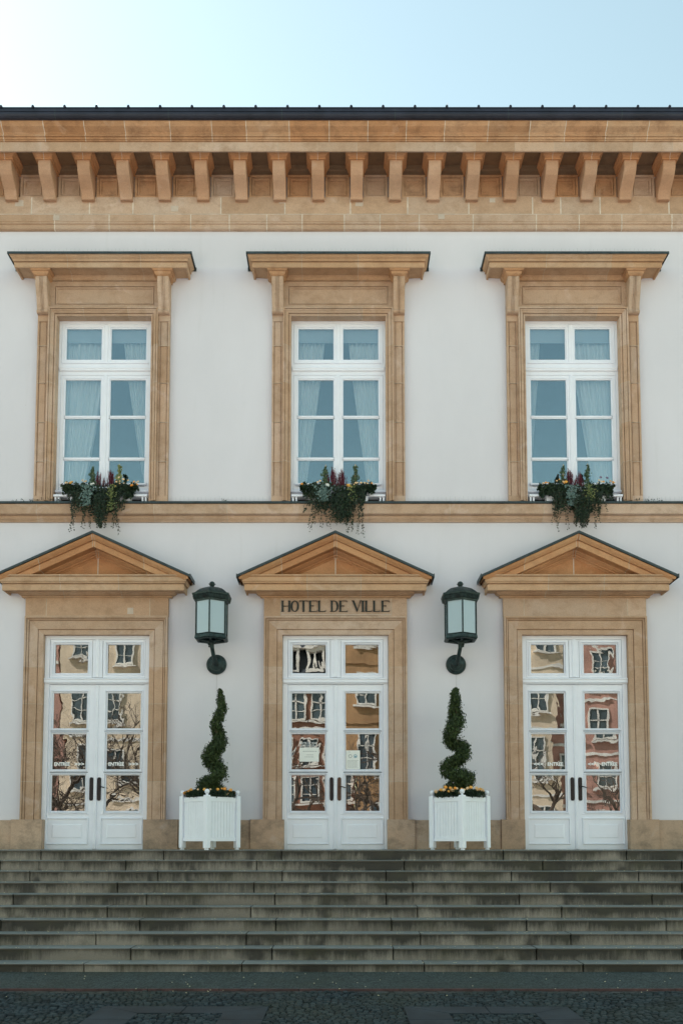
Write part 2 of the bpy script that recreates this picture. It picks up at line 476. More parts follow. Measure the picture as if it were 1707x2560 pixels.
# main cornice
CJ = [-5.737, -5.032, -4.345, -3.659, -2.898, -2.193, -1.611, -.883, -.208, .446, 1.097, 1.744, 2.48, 3.186, 3.785, 4.48, 5.19]
CJ = [-8.6, -7.9, -7.2, -6.5] + CJ + [5.9, 6.6, 7.3, 8.0, 8.7]
MX = [.264 + .6717 * k for k in range(-18, 14)]
mb = MB()
cy = [(-.02, 12.32), (-.81, 12.32), (-.81, 12.262), (-.79, 12.225), (-.765, 12.19), (-.725, 12.165), (-.69, 12.145), (-.665, 12.12), (-.66, 12.105),
      (-.66, 12.10), (-.69, 12.098), (-.69, 12.078), (-.662, 12.074), (-.655, 12.05), (-.635, 12.045), (-.642, 12.04), (-.642, 12.026), (-.02, 12.025)]
prof_x(mb, cy, XW, XE, CJ, .012)
mb.build('cornice_moulding', ['stone_warm', 'mortar'], hall)
mb = MB()
co = [(-.02, 12.024), (-.62, 12.024), (-.62, 11.885), (-.61, 11.865), (-.585, 11.865), (-.575, 11.885), (-.575, 11.97), (-.02, 11.97)]
prof_x(mb, co, XW, XE, [m for m in MX], .006)
mb.build('corona', ['stone_pale', 'joint'], hall)
mb = MB()
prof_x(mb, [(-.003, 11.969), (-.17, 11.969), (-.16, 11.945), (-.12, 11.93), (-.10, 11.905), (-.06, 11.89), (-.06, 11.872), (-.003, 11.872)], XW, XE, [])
mb.build('bed_moulding', ['stone_dark', 'mortar'], hall)
for x in MX[:-1]:      # dark brown soffit coffers between the modillions
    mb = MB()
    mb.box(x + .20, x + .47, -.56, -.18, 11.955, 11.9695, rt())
    mb.build('soffit_panel', 'stone_dark', hall)

def modillion(cx):
    mb = MB(); h = .107
    # S shaped face: bulges near the top and sweeps back to the foot
    side = [(-.45, 11.83), (-.455, 11.78), (-.45, 11.73), (-.43, 11.675), (-.39, 11.615), (-.33, 11.565), (-.265, 11.52), (-.21, 11.475), (-.175, 11.43), (-.155, 11.39), (-.15, 11.352), (-.145, 11.345)]
    rg = [[(cx + q, y + dy, z) for y, z in side] + [(cx + q, -.005, 11.345), (cx + q, -.005, 11.83)] for q, dy in ((-h, .010), (-h + .01, 0), (h - .01, 0), (h, .010))]
    t = rt(.0, .9)
    mb.rings(rg, [t] * 4, [0] * 4)
    cap = [(0, 11.83), (.03, 11.83), (.03, 11.853), (.018, 11.857), (.028, 11.885), (.055, 11.905), (.072, 11.93), (.088, 11.934), (.088, 11.965), (0, 11.965)]
    rg = [[(cx - h - d, -.06, z) for d, z in cap], [(cx - h - d, -.45 - d, z) for d, z in cap], [(cx - .004, -.45 - d, z) for d, z in cap],
          [(cx + .004, -.45 - d, z) for d, z in cap], [(cx + h + d, -.45 - d, z) for d, z in cap], [(cx + h + d, -.06, z) for d, z in cap]]
    mb.rings(rg, [.9, .9, .5, .9, .9, .9], [1, 1, 2, 1, 1, 1])
    return mb
for x in MX:
    modillion(x).build('modillion', ['stone_rose', 'stone_orange', 'mortar'], hall)
for a, b in zip(MX[:-1], MX[1:]):
    m_ = MB(); t = rt()
    panel(m_, a + .125, b - .125, 11.445, 11.87, [(0, -.003), (0, -.055), (.040, -.055), (.043, -.022), (.055, -.022), (.058, -.040), (.075, -.036), (.085, -.022), (.088, -.004)], t)
    m_.build('frieze_panel', 'stone_warm' if rnd() < .6 else 'stone_pale', hall)
mb = MB()
prof_x(mb, [(-.003, 11.44), (-.075, 11.44), (-.075, 11.135), (-.003, 11.135)], XW, XE,
       [-8.4, -7.3, -6.4, -5.443, -4.423, -3.66, -2.117, -.993, .157, 1.161, 2.235, 3.355, 3.85, 4.541, 5.75, 6.7, 7.9], .02)
mb.box(XW, XE, -.072, -.003, 11.125, 11.1345, .5, 1)
prof_x(mb, [(-.003, 11.1245), (-.07, 11.1245), (-.07, 11.0), (-.062, 10.995), (-.062, 10.985), (-.075, 10.975), (-.075, 10.955), (-.055, 10.945), (-.05, 10.90), (-.058, 10.89), (-.058, 10.872), (-.035, 10.86), (-.003, 10.855)], XW, XE,
       [-8.9, -7.6, -6.2, -5.036, -4.076, -3.286, -2.644, -1.967, -1.309, -.689, .05, .677, 1.364, 2.309, 3.42, 4.172, 4.92, 5.8, 6.9, 8.0], .018)
for x, z, s in ((-5.66, 11.33, .09), (-2.93, 11.23, .08), (-5.0, 11.06, .07), (-1.05, 11.36, .06), (.31, 11.33, .085), (2.65, 11.38, .06), (1.75, 11.08, .07)):
    p = [(x + s * max(-.8, min(.8, 1.2 * math.cos(a))) * rt(.93, 1.05), z + s * .8 * max(-.8, min(.8, 1.2 * math.sin(a))) * rt(.93, 1.05)) for a in [k * math.pi / 6 + .26 for k in range(12)]]
    p = [(a, min(max(b, 11.005), 11.435)) for a, b in p]
    mb.rings([[(a, -.0745, b) for a, b in p], [(a, -.0775, b) for a, b in p]], [.5] * 2, [2] * 2)
M['patch'] = plain('repair_mortar', (.50, .42, .345), .9, .12, 10)
mb.build('frieze', ['stone_pale', 'mortar', 'patch'], hall)

# gutter, roof and its standing seams
mb = MB()
prof_x(mb, [(-.6, 12.41), (-.865, 12.41), (-.885, 12.40), (-.885, 12.352), (-.868, 12.348), (-.868, 12.335), (-.895, 12.33), (-.895, 12.30), (-.885, 12.275), (-.86, 12.256), (-.82, 12.25), (-.6, 12.321)], XW - .1, XE + .1,
       [-6.5, -4.8, -2.9, -1.0, .9, 2.8, 4.7, 6.6], .012, 0, 1)
mb.build('gutter', ['roofing', 'zinc'], hall)
mb = MB()
mb.rings([[(x, -.88, 12.412), (x, -.88, 12.432), (x, 6.0, 14.30), (x, 12.3, 12.45), (x, 12.3, 12.3), (x, 6.0, 14.1), (x, -.5, 12.412)] for x in (XW - .15, XE + .15)])
mb.build('roof', 'roofing', hall)
for k in range(-24, 18):
    x = -.37 + .5335 * k
    mb = MB()
    mb.tube([(x, -.895, 12.442), (x, -.87, 12.445), (x, 5.9, 14.285)], .018, 8)
    mb.tube([(x, -.90, 12.43), (x, -.86, 12.43)], .024, 8)
    mb.build('roof_seam', 'roofing', hall)
for x, h in ((-4.1, .07), (1.78, .09)):
    mb = MB(); mb.tube([(x, -.86, 12.43), (x, -.86, 12.43 + h)], .004, 5); mb.build('roof_hook', 'roofing', hall)

# string course
mb = MB()
prof_x(mb, [(-.003, 5.885), (-.135, 5.885), (-.135, 5.75), (-.14, 5.745), (-.14, 5.715), (-.115, 5.705), (-.07, 5.70), (-.065, 5.66), (-.045, 5.635), (-.035, 5.63), (-.035, 5.608), (-.003, 5.604)], XW, XE,
       [-7.3, -5.2, -1.95, -3.2, .45, 1.85, 3.45, 6.2, 7.8], .008)
mb.build('string_course', ['stone_pale', 'joint'], hall)
mb = MB()
mb.rings([[(x, -.003, 5.95), (x, -.155, 5.925), (x, -.16, 5.89), (x, -.15, 5.8855), (x, -.003, 5.8855)] for x in (XW, XE)])
mb.build('ledge_flashing', 'zinc', hall)
def spikes(x0, x1, y, z, h=.12, step=.075):
    m_ = MB(); x = x0
    while x < x1:
        m_.tube([(x, y, z - .01), (x + rt(-.008, .008), y + rt(-.01, .01), z + h * rt(.85, 1.05))], .0016, 3); x += step
    return m_
spikes(-3.0, -1.2, -.03, 5.94).build('bird_spikes', 'wire', hall)
spikes(1.2, 2.8, -.03, 5.94).build('bird_spikes', 'wire', hall)
spikes(5.2, 6.2, -.03, 5.94).build('bird_spikes', 'wire', hall)

# ------------------------------------------------------------------ windows of the upper floor
PW = [(0, .09), (0, -.070), (.010, -.078), (.028, -.078), (.030, -.060), (.038, -.060), (.042, -.095), (.060, -.105), (.082, -.128), (.092, -.130), (.094, -.110), (.101, -.110), (.103, -.140), (.127, -.140), (.127, -.004), (.04, -.004), (.04, .09)]
def window_surround(cx):
    mb = MB()
    jz = [6.65, 7.35, 8.05, 8.72]
    arch(mb, cx, HWIN, 5.951, 9.267, PW, jz, [cx - .35, cx + .42], .008)
    for s in (-1, 1):                                  # flat pilasters with a sunk panel
        xa, xb = sorted((cx + s * .953, cx + s * 1.148))
        zs = [5.951] + jz + [9.26]
        mb.box(xa, xb, -.055, -.004, 5.951, 9.27, .4)
        pos = [5.951, 6.06]
        mb.box(xa, xb, -.082, -.056, 5.951, 6.05, rt()); mb.box(xa, xb, -.082, -.056, 9.16, 9.27, rt())
        for za, zb in zip([6.05] + jz, jz + [9.16]):
            t = rt()
            mb.box(xa, xa + .03, -.082, -.056, za + .004, zb - .004, t); mb.box(xb - .03, xb, -.082, -.056, za + .004, zb - .004, t)
            mb.box(xa + .046, xb - .046, -.066, -.0552, za + .004, zb - .004, t)
            if zb < 9.1: mb.box(xa + .001, xb - .001, -.0815, -.0562, zb - .004, zb + .004, .5, 1)
    mb.build('architrave', ['stone_pale', 'joint'], o)
    mb = MB(); t = rt()
    panel(mb, cx - .953, cx + .953, 9.396, 9.90, [(0, -.004), (0, -.06), (.085, -.06), (.088, -.035), (.098, -.035), (.102, -.055), (.118, -.050), (.128, -.030)], t)
    mb.build('frieze_panel', ['stone_pale'], o)
    mb = MB()
    hood = [(.02, 9.84), (.02, 9.865), (.045, 9.868), (.045, 9.895), (.03, 9.90), (.03, 9.91), (.07, 9.915), (.095, 9.935), (.105, 9.965), (.105, 9.99), (.31, 10.0), (.318, 9.965), (.345, 9.965), (.352, 9.975), (.352, 10.05),
            (.335, 10.055), (.335, 10.065), (.372, 10.068), (.372, 10.085), (.362, 10.09), (.372, 10.105), (.395, 10.12), (.41, 10.135), (.42, 10.155), (.42, 10.165), (.02, 10.165)]
    returns(mb, hood, cx - 1.13, cx + 1.13, -.003, [cx - .45 + rt(-.2, .2), cx + .5 + rt(-.2, .2)], .008)
    mb.build('hood', ['stone_mid', 'joint'], o)
    mb = MB()
    mb.rings([[(cx - 1.13 - d, -.003, z) for d, z in FL]] + [[(cx + s * (1.13 + d), -.003 - d, z) for d, z in FL] for s in (-1, 1)] + [[(cx + 1.13 + d, -.003, z) for d, z in FL]])
    for s in (-1, 1):
        mb.box(min(cx + s * 1.54, cx + s * 1.585), max(cx + s * 1.54, cx + s * 1.585), -.02, -.004, 10.12, 10.185)
    mb.build('flashing', 'zinc', o)
    spikes(cx - 1.5, cx + 1.5, -.33, 10.19, .13, .07).build('bird_spikes', 'wire', o)
    # consoles: fluted S brackets under a moulded cap
    for s in (-1, 1):
        c = cx + s * 1.05; mb = MB()
        rows = [(9.87, -.262), (9.80, -.262), (9.72, -.25), (9.64, -.225), (9.56, -.20), (9.48, -.175), (9.40, -.155), (9.35, -.148), (9.335, -.155), (9.32, -.168), (9.30, -.168), (9.28, -.155), (9.27, -.12)]
        cols = [(-.10, .012), (-.092, 0), (-.06, 0), (-.045, .004), (-.03, 0), (-.024, .012), (-.018, .0), (-.008, -.002), (-.002, .016), (.002, .016), (.008, -.002), (.018, 0), (.024, .012), (.03, 0), (.045, .004), (.06, 0), (.092, 0), (.10, .012)]
        rg = [[(c + a, -.004, z) for a in (-.10,)] + [(c + a, y + dy, z) for a, dy in cols] + [(c + .10, -.004, z)] for z, y in rows]
        t = rt(.1, .8)
        mb.rings(rg, [t] * len(rg), [0] * len(rg))
        cap = [(0, 9.871), (.008, 9.875), (.03, 9.895), (.04, 9.92), (.042, 9.935), (.058, 9.938), (.07, 9.95), (.078, 9.97), (.08, 9.988), (0, 9.988)]
        rg = [[(c - .10 - d, -.01, z) for d, z in cap], [(c - .10 - d, -.262 - d, z) for d, z in cap], [(c + .10 + d, -.262 - d, z) for d, z in cap], [(c + .10 + d, -.01, z) for d, z in cap]]
        mb.rings(rg, [.6] * 4, [1] * 4)
        mb.build('console', ['stone_pale', 'stone_warm'], o)
FL = [(.30, 10.167), (.435, 10.167), (.438, 10.15), (.445, 10.15), (.445, 10.19), (.30, 10.20), (.003, 10.235), (.003, 10.20), (.30, 10.168)]

def ring_frame(mb, x0, x1, z0, z1, w, y0, y1, tone=.5):
    mb.rings([[(x0, y0, z0), (x0 + w, y0, z0 + w), (x0 + w, y1, z0 + w), (x0, y1, z0)], [(x1, y0, z0), (x1 - w, y0, z0 + w), (x1 - w, y1, z0 + w), (x1, y1, z0)],
              [(x1, y0, z1), (x1 - w, y0, z1 - w), (x1 - w, y1, z1 - w), (x1, y1, z1)], [(x0, y0, z1), (x0 + w, y0, z1 - w), (x0 + w, y1, z1 - w), (x0, y1, z1)]], None, None, True, False, True)

def window(cx):
    mb = MB()
    ring_frame(mb, cx - .835, cx + .835, 6.16, 9.275, .052, .095, .18)           # outer frame
    mb.box(cx - .782, cx + .782, .10, .18, 8.29, 8.50)                          # transom
    mb.rings([[(x, y, z) for y, z in ((.10, 8.44), (.07, 8.425), (.062, 8.40), (.07, 8.385), (.07, 8.365), (.085, 8.35), (.10, 8.345))] for x in (cx - .80, cx + .80)])
    mb.box(cx - .745, cx + .745, .082, .0995, 8.495, 8.515)
    for q in (-.5, 0, .5): mb.box(cx + q - .005, cx + q + .005, .094, .0995, 8.462, 8.472)
    for s in (-1, 1):
        for z0, z1, bars in ((8.50, 9.222, ()), (6.214, 8.288, (6.785, 7.537))):
            xa, xb = sorted((cx + s * .006, cx + s * .781))
            ring_frame(mb, xa + .002, xb - .002, z0 + .002, z1, .058, .108, .17)
            ring_frame(mb, xa + .058, xb - .058, z0 + .058, z1 - .056, .022, .122, .16)
            gx0, gx1 = xa + .080, xb - .080
            for z in bars: mb.rings([[(x, y, z + q) for y, q in ((.122, -.012), (.113, -.008), (.113, .008), (.122, .012), (.122, .026), (.16, .026), (.16, -.026), (.122, -.026))] for x in (gx0 - .02, gx1 + .02)])
    mb.rings([[(cx + q, y, z) for q, y in ((-.035, .107), (-.026, .092), (-.012, .092), (-.006, .086), (.006, .086), (.012, .092), (.026, .092), (.035, .107))] for z in (6.22, 8.285)])
    mb.rings([[(cx + q, y, z) for q, y in ((-.035, .107), (-.026, .096), (.026, .096), (.035, .107))] for z in (8.518, 9.215)])
    mb.rings([[(x, y, z) for y, z in ((.10, 6.345), (.06, 6.325), (.055, 6.305), (.065, 6.30), (.10, 6.30))] for x in (cx - .745, cx + .745)])
    mb.rings([[(x, y, z) for y, z in ((.094, 6.215), (.05, 6.20), (.045, 6.17), (.06, 6.165), (.094, 6.16))] for x in (cx - .83, cx + .83)])
    f = mb.build('window', 'white', hall)
    for s in (-1, 1):
        xa, xb = sorted((cx + s * .084, cx + s * .703))
        for z0, z1 in ((8.575, 9.150), (6.29, 6.765), (6.805, 7.515), (7.557, 8.215)):
            g = MB(); g.box(xa, xb, .1395, .1435, z0, z1)
            p = g.build('pane', 'glass_upper', f)
    # low bench board with louvred grilles under the window
    mb = MB()
    mb.rings([[(x, y, z) for y, z in ((.094, 6.075), (-.09, 6.07), (-.10, 6.06), (-.10, 6.04), (-.09, 6.03), (.094, 6.03))] for x in (cx - .80, cx + .80)])
    for q in (-.775, .775, -.72, .72): mb.box(cx + q - .012, cx + q + .012, -.07, .05, 5.94, 6.029)
    mb.box(cx - .822, cx + .822, .10, .14, 5.94, 6.159)
    mb.build('sill_board', 'white', f)
    mb = MB()
    mb.box(cx - .70, cx + .70, .06, .092, 5.94, 6.029)
    for k in range(4): mb.rings([[(x, y, z + .022 * k) for y, z in ((.055, 5.95), (.03, 5.945), (.03, 5.951), (.055, 5.957))] for x in (cx - .69, cx + .69)])
    mb.build('grille', 'grille', f)
    return f
for cx in WC:
    o = MB(); o.box(cx - 1.147, cx - .954, -.054, -.005, 9.272, 9.84, .4); o.box(cx + .954, cx + 1.147, -.054, -.005, 9.272, 9.84, .4)
    o = o.build('window_surround', ['stone_pale'], hall)
    window_surround(cx)
    window(cx)

# ------------------------------------------------------------------ doors and their surrounds
PD = [(0, .045), (0, -.055), (.082, -.055), (.084, -.040), (.091, -.040), (.093, -.070), (.232, -.070), (.234, -.052), (.242, -.052), (.246, -.078), (.262, -.088), (.268, -.098), (.270, -.080), (.278, -.080), (.280, -.105), (.31, -.105), (.31, -.004), (.04, -.004), (.04, .045)]
def door_surround(cx, k):
    o = MB(); arch(o, cx, .90, .50, 3.637, PD, [1.135, 1.80, 2.45, 3.08], [], .008)
    o = o.build('door_surround', ['stone_pale', 'joint'], hall)
    mb = MB()
    if k == 1:
        prof_x(mb, [(-.004, 3.949), (-.062, 3.949), (-.062, 4.262), (-.004, 4.262)], cx - 1.215, cx + 1.215, [cx - .93, cx + .95], .012)
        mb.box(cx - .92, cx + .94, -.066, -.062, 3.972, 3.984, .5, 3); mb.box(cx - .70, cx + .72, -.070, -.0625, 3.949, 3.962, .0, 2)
    else:
        prof_x(mb, [(-.004, 3.949), (-.062, 3.949), (-.062, 4.262), (-.004, 4.262)], cx - 1.215, cx + 1.215, [cx - .86, cx + .90], .012)
        mb.box(cx - 1.21, cx + 1.21, -.0655, -.062, 3.952, 3.962, .5, 1)
        if k == 0: mb.box(cx + .52, cx + .62, -.0650, -.062, 3.99, 4.10, .5, 3)
    mb.build('frieze', ['stone_pale', 'joint', 'stone_dark', 'patch'], o)
    # level cornice
    mb = MB()
    lc = [(.06, 4.263), (.065, 4.275), (.09, 4.278), (.09, 4.292), (.075, 4.296), (.075, 4.303), (.11, 4.31), (.15, 4.335), (.155, 4.36), (.295, 4.365), (.30, 4.328), (.325, 4.328), (.33, 4.338), (.33, 4.428), (.305, 4.432), (.305, 4.444), (.345, 4.447),
          (.35, 4.46), (.368, 4.475), (.372, 4.48), (.372, 4.545), (.358, 4.55), (.358, 4.558), (.392, 4.561), (.392, 4.582), (.06, 4.60)]
    returns(mb, lc, cx - 1.19, cx + 1.19, .003, [cx - .47 + rt(-.1, .1), cx + .43], .010)
    mb.build('door_cornice', ['stone_mid', 'joint'], o)
    # tympanum and raking mouldings
    ap, sl, hw = 5.315, .458, 1.635
    mb = MB()
    tri = [(cx - 1.45, 4.585), (cx, 4.585), (cx, 5.25), (cx - 1.45, 4.585)]
    mb.poly([(cx - 1.35, -.045, 4.585), (cx - .008, -.045, 4.585), (cx - .008, -.045, 5.2)], rt(0, 1)); mb.poly([(cx + 1.35, -.045, 4.585), (cx + .008, -.045, 5.2), (cx + .008, -.045, 4.585)], rt(0, 1))
    mb.poly([(cx - .008, -.047, 4.585), (cx + .008, -.047, 4.585), (cx + .008, -.047, 5.0), (cx - .008, -.047, 5.0)], .5, 1)
    mb.build('tympanum', ['stone_orange', 'mortar'], o)
    rk = [(.0, -.015), (.42, -.045), (.42, -.06), (.405, -.085), (.38, -.11), (.368, -.118), (.368, -.126), (.325, -.128), (.325, -.142), (.34, -.144), (.34, -.238), (.33, -.245), (.31, -.225), (.14, -.225), (.135, -.25), (.115, -.262),
          (.10, -.278), (.085, -.282), (.085, -.295), (.105, -.297), (.105, -.318), (.07, -.33), (.06, -.345), (.0, -.365)]
    def rake(prof, hw, jx=(), w=.01):
        m_ = MB(); pos, tn, mt = stations(cx - hw, cx + hw, list(jx), w)
        if not any(abs(p - cx) < 1e-6 for p in pos):
            for i in range(len(pos) - 1):
                if pos[i] < cx < pos[i + 1]: pos.insert(i + 1, cx); tn.insert(i, rt()); mt.insert(i, mt[i]); break
        m_.rings([[(x, -d, ap - sl * abs(x - cx) + dz) for d, dz in prof] for x in pos], tn + [.5], mt + [0])
        return m_
    m_ = rake(rk, hw - .03, [cx - .9, cx - .02, cx + .02, cx + .85])
    r_ = m_.build('raking_cornice', ['stone_orange', 'joint'], o)
    bm = bmesh.new(); bm.from_mesh(r_.data)
    bmesh.ops.bisect_plane(bm, geom=bm.verts[:] + bm.edges[:] + bm.faces[:], plane_co=(0, 0, 4.5), plane_no=(0, 0, 1), clear_inner=True)
    bm.to_mesh(r_.data); bm.free()
    m_ = rake([(.0, .02), (.30, .005), (.445, .0), (.448, -.042), (.435, -.042), (.43, -.02), (.0, -.012)], hw)
    for s in (-1, 1):
        x = cx + s * hw
        m_.box(min(x, x + s * .012), max(x, x + s * .012), -.45, -.003, ap - sl * hw - .055, ap - sl * hw + .012)
    m_.build('flashing', 'zinc', o)
    return o

def text_mesh(mb, s, x, y, z, size, depth=.002, tone=.5, mat=0, width=None, bold=0.0):
    cu = bpy.data.curves.new('t', 'FONT'); cu.body = s; cu.size = size; cu.resolution_u = 3; cu.offset = bold
    ob = bpy.data.objects.new('t', cu); COL.objects.link(ob)
    bpy.context.view_layer.update()
    me = bpy.data.meshes.new_from_object(ob)
    xs = [v.co.x for v in me.vertices]; lo, hi = min(xs), max(xs)
    k = (width / (hi - lo)) if width else 1
    b = len(mb.v)
    mb.v += [(x + (v.co.x - lo) * k, y - depth, z + v.co.y) for v in me.vertices]
    for p in me.polygons: mb.face([b + i for i in p.vertices], tone, mat)
    bpy.data.objects.remove(ob); bpy.data.meshes.remove(me); bpy.data.curves.remove(cu)

def door(cx, k):
    mb = MB()
    H = .895
    ring = lambda *a: ring_frame(mb, *a)
    # fixed frame: jambs, head and transom
    mb.box(cx - H, cx - .815, .04, .16, .0, 3.66); mb.box(cx + .815, cx + H, .04, .16, .0, 3.66)
    mb.box(cx - .8145, cx + .8145, .04, .16, 3.575, 3.66)
    mb.box(cx - .8145, cx + .8145, .05, .16, 2.80, 2.905)
    mb.rings([[(x, y, z) for y, z in ((.05, 2.915), (.0, 2.905), (-.012, 2.895), (-.012, 2.885), (.0, 2.878), (.0, 2.83), (.012, 2.822), (.03, 2.805), (.05, 2.80))] for x in (cx - H + .003, cx + H - .003)])
    mb.rings([[(cx + q, y, z) for q, y in ((-.085, .05), (-.08, .04), (.08, .04), (.085, .05))] for z in (2.92, 3.57)])
    mb.rings([[(cx + q, y, z) for q, y in ((-.035, .0395), (-.028, .022), (-.01, .022), (.0, .016), (.01, .022), (.028, .022), (.035, .0395))] for z in (2.93, 3.57)])
    for s in (-1, 1):
        xa, xb = sorted((cx + s * .09, cx + s * .81))
        panel(mb, xa, xb, 2.917, 3.572, [(0, .05), (.030, .05), (.033, .035), (.050, .032), (.055, .066), (.061, .066), (.064, .056), (.078, .060), (.078, .09)], .5, 0, True)
    d = mb.build('door', 'white', hall)
    for s in (-1, 1):
        mb = MB(); xa, xb = sorted((cx + s * .004, cx + s * .812))
        gx0, gx1 = sorted((cx + s * .176, cx + s * .742))
        y0 = .062
        rows = [(2.055, 2.65), (1.355, 1.95), (.652, 1.248)]
        mb.box(xa, gx0 - .045, y0, .12, .0, 2.796); mb.box(gx1 + .045, xb, y0, .12, .0, 2.796)
        mb.box(gx0 - .0445, gx1 + .0445, y0, .12, 2.70, 2.796)
        mb.box(gx0 - .0445, gx1 + .0445, y0, .12, .0, .612)
        for z0, z1 in rows:
            panel(mb, gx0 - .045, gx1 + .045, z0 - .048, z1 + .048, [(0, y0 + .002), (.002, y0 - .012), (.014, y0 - .018), (.020, y0 - .010), (.024, y0 + .018), (.030, y0 + .018), (.033, y0 + .006), (.043, y0 + .010), (.045, y0 + .03)], .5, 0, True)
        panel(mb, gx0 - .085, gx1 + .07, .08, .535, [(0, y0 - .0005), (.003, y0 - .018), (.018, y0 - .022), (.026, y0 - .004), (.030, y0 + .022), (.038, y0 + .022), (.042, y0 + .008), (.090, y0 + .006), (.094, y0 + .018), (.100, y0 + .018), (.102, y0 + .002), (.125, y0 - .008)], .5)
        panel(mb, gx0 - .085, gx1 + .07, .585, .60, [(0, y0 - .0005), (.002, y0 - .008)], .5)
        mb.build('door_leaf', 'white', d)
        # panes
        for z0, z1 in rows + [(2.995, 3.494)]:
            g = MB(); g.box(gx0 - .002, gx1 + .002, .0905, .0945, z0 - .002, z1 + .002)
            p = g.build('pane', 'glass_door', d)
            me = p.data; a, b2 = rt(-.007, .007), rt(-.006, .006); mxx, mzz = (gx0 + gx1) / 2, (z0 + z1) / 2
            for v in me.vertices: v.co.y += a * (v.co.x - mxx) + b2 * (v.co.z - mzz)
    mb = MB()
    mb.rings([[(cx + q, y, z) for q, y in ((-.030, .061), (-.024, .042), (-.006, .042), (.0, .036), (.006, .042), (.024, .042), (.030, .061))] for z in (.01, 2.79)])
    mb.build('meeting_stile', 'white', d)
    for s in (-1, 1):
        c = cx + s * .066; mb = MB()
        zc, hh, hw = 1.018, .197, .031
        p = [(c - hw, zc - hh + .02), (c - hw * .5, zc - hh), (c + hw * .5, zc - hh), (c + hw, zc - hh + .02), (c + hw, zc + hh - .02), (c + hw * .5, zc + hh), (c - hw * .5, zc + hh), (c - hw, zc + hh - .02)]
        mb.rings([[(a, .060, b) for a, b in p], [(a, .046, b) for a, b in p], [(c + (a - c) * .8, .040, zc + (b - zc) * .97) for a, b in p]])
        plate = mb.build('handle_plate', 'handle_brown' if (k == 1 and s > 0) else 'handle_black', d)
        if s > 0:
            mb = MB()
            mb.tube([(c + .004, .042, zc + .04), (c + .004, -.005, zc + .04)], .011, 8)
            mb.tube([(c, -.006, zc + .042), (c + .05, -.008, zc + .034), (c + .105, .0, zc + .018)], [.010, .008, .009], 8)
            mb.lathe((c, .040, zc - .06), [(.008, 0), (.008, -.004), (.0, -.004)], 8, 'y')
            plate2 = mb.build('handle', 'handle_brown' if k == 1 else 'handle_black', d)
    # vinyl lettering on the panes
    if k != 1:
        for s in (-1, 1):
            gx0, gx1 = sorted((cx + s * .176, cx + s * .742))
            mb = MB()
            if k == 0:
                text_mesh(mb, 'ENTREE', gx0 + .03, .0868, 1.415, .082, 0, width=.265, bold=.003)
                text_mesh(mb, '>>>', gx0 + .375, .0868, 1.415, .082, 0, width=.165, bold=.003)
                mb.poly([(gx0 + .205, .0868, 1.477), (gx0 + .215, .0868, 1.477), (gx0 + .232, .0868, 1.492), (gx0 + .220, .0868, 1.492)])
            else:
                text_mesh(mb, '<<<' if s < 0 else '<<', gx0 + .035, .0868, 1.415, .082, 0, width=.165 if s < 0 else .11, bold=.003)
                text_mesh(mb, 'ENTREE', gx0 + .27, .0868, 1.415, .082, 0, width=.265, bold=.003)
                mb.poly([(gx0 + .445, .0868, 1.477), (gx0 + .455, .0868, 1.477), (gx0 + .472, .0868, 1.492), (gx0 + .460, .0868, 1.492)])
            mb.build('lettering', 'decal', d, recalc=False)
    else:
        gx0 = cx - .742
        mb = MB()
        text_mesh(mb, 'HOTEL DE VILLE', gx0 + .14, .0868, 1.79, .036, 0, width=.285, bold=.0006)
        for z, w_ in ((1.765, .20), (1.745, .31)):
            x = gx0 + .28 - w_ / 2
            while x < gx0 + .28 + w_ / 2:
                l = rt(.012, .04); mb.poly([(x, .0868, z), (x + l, .0868, z), (x + l, .0868, z + .008), (x, .0868, z + .008)]); x += l + .008
        mb.build('lettering', 'decal', d, recalc=False)
for k, cx in enumerate(DC):
    door_surround(cx, k); door(cx, k)

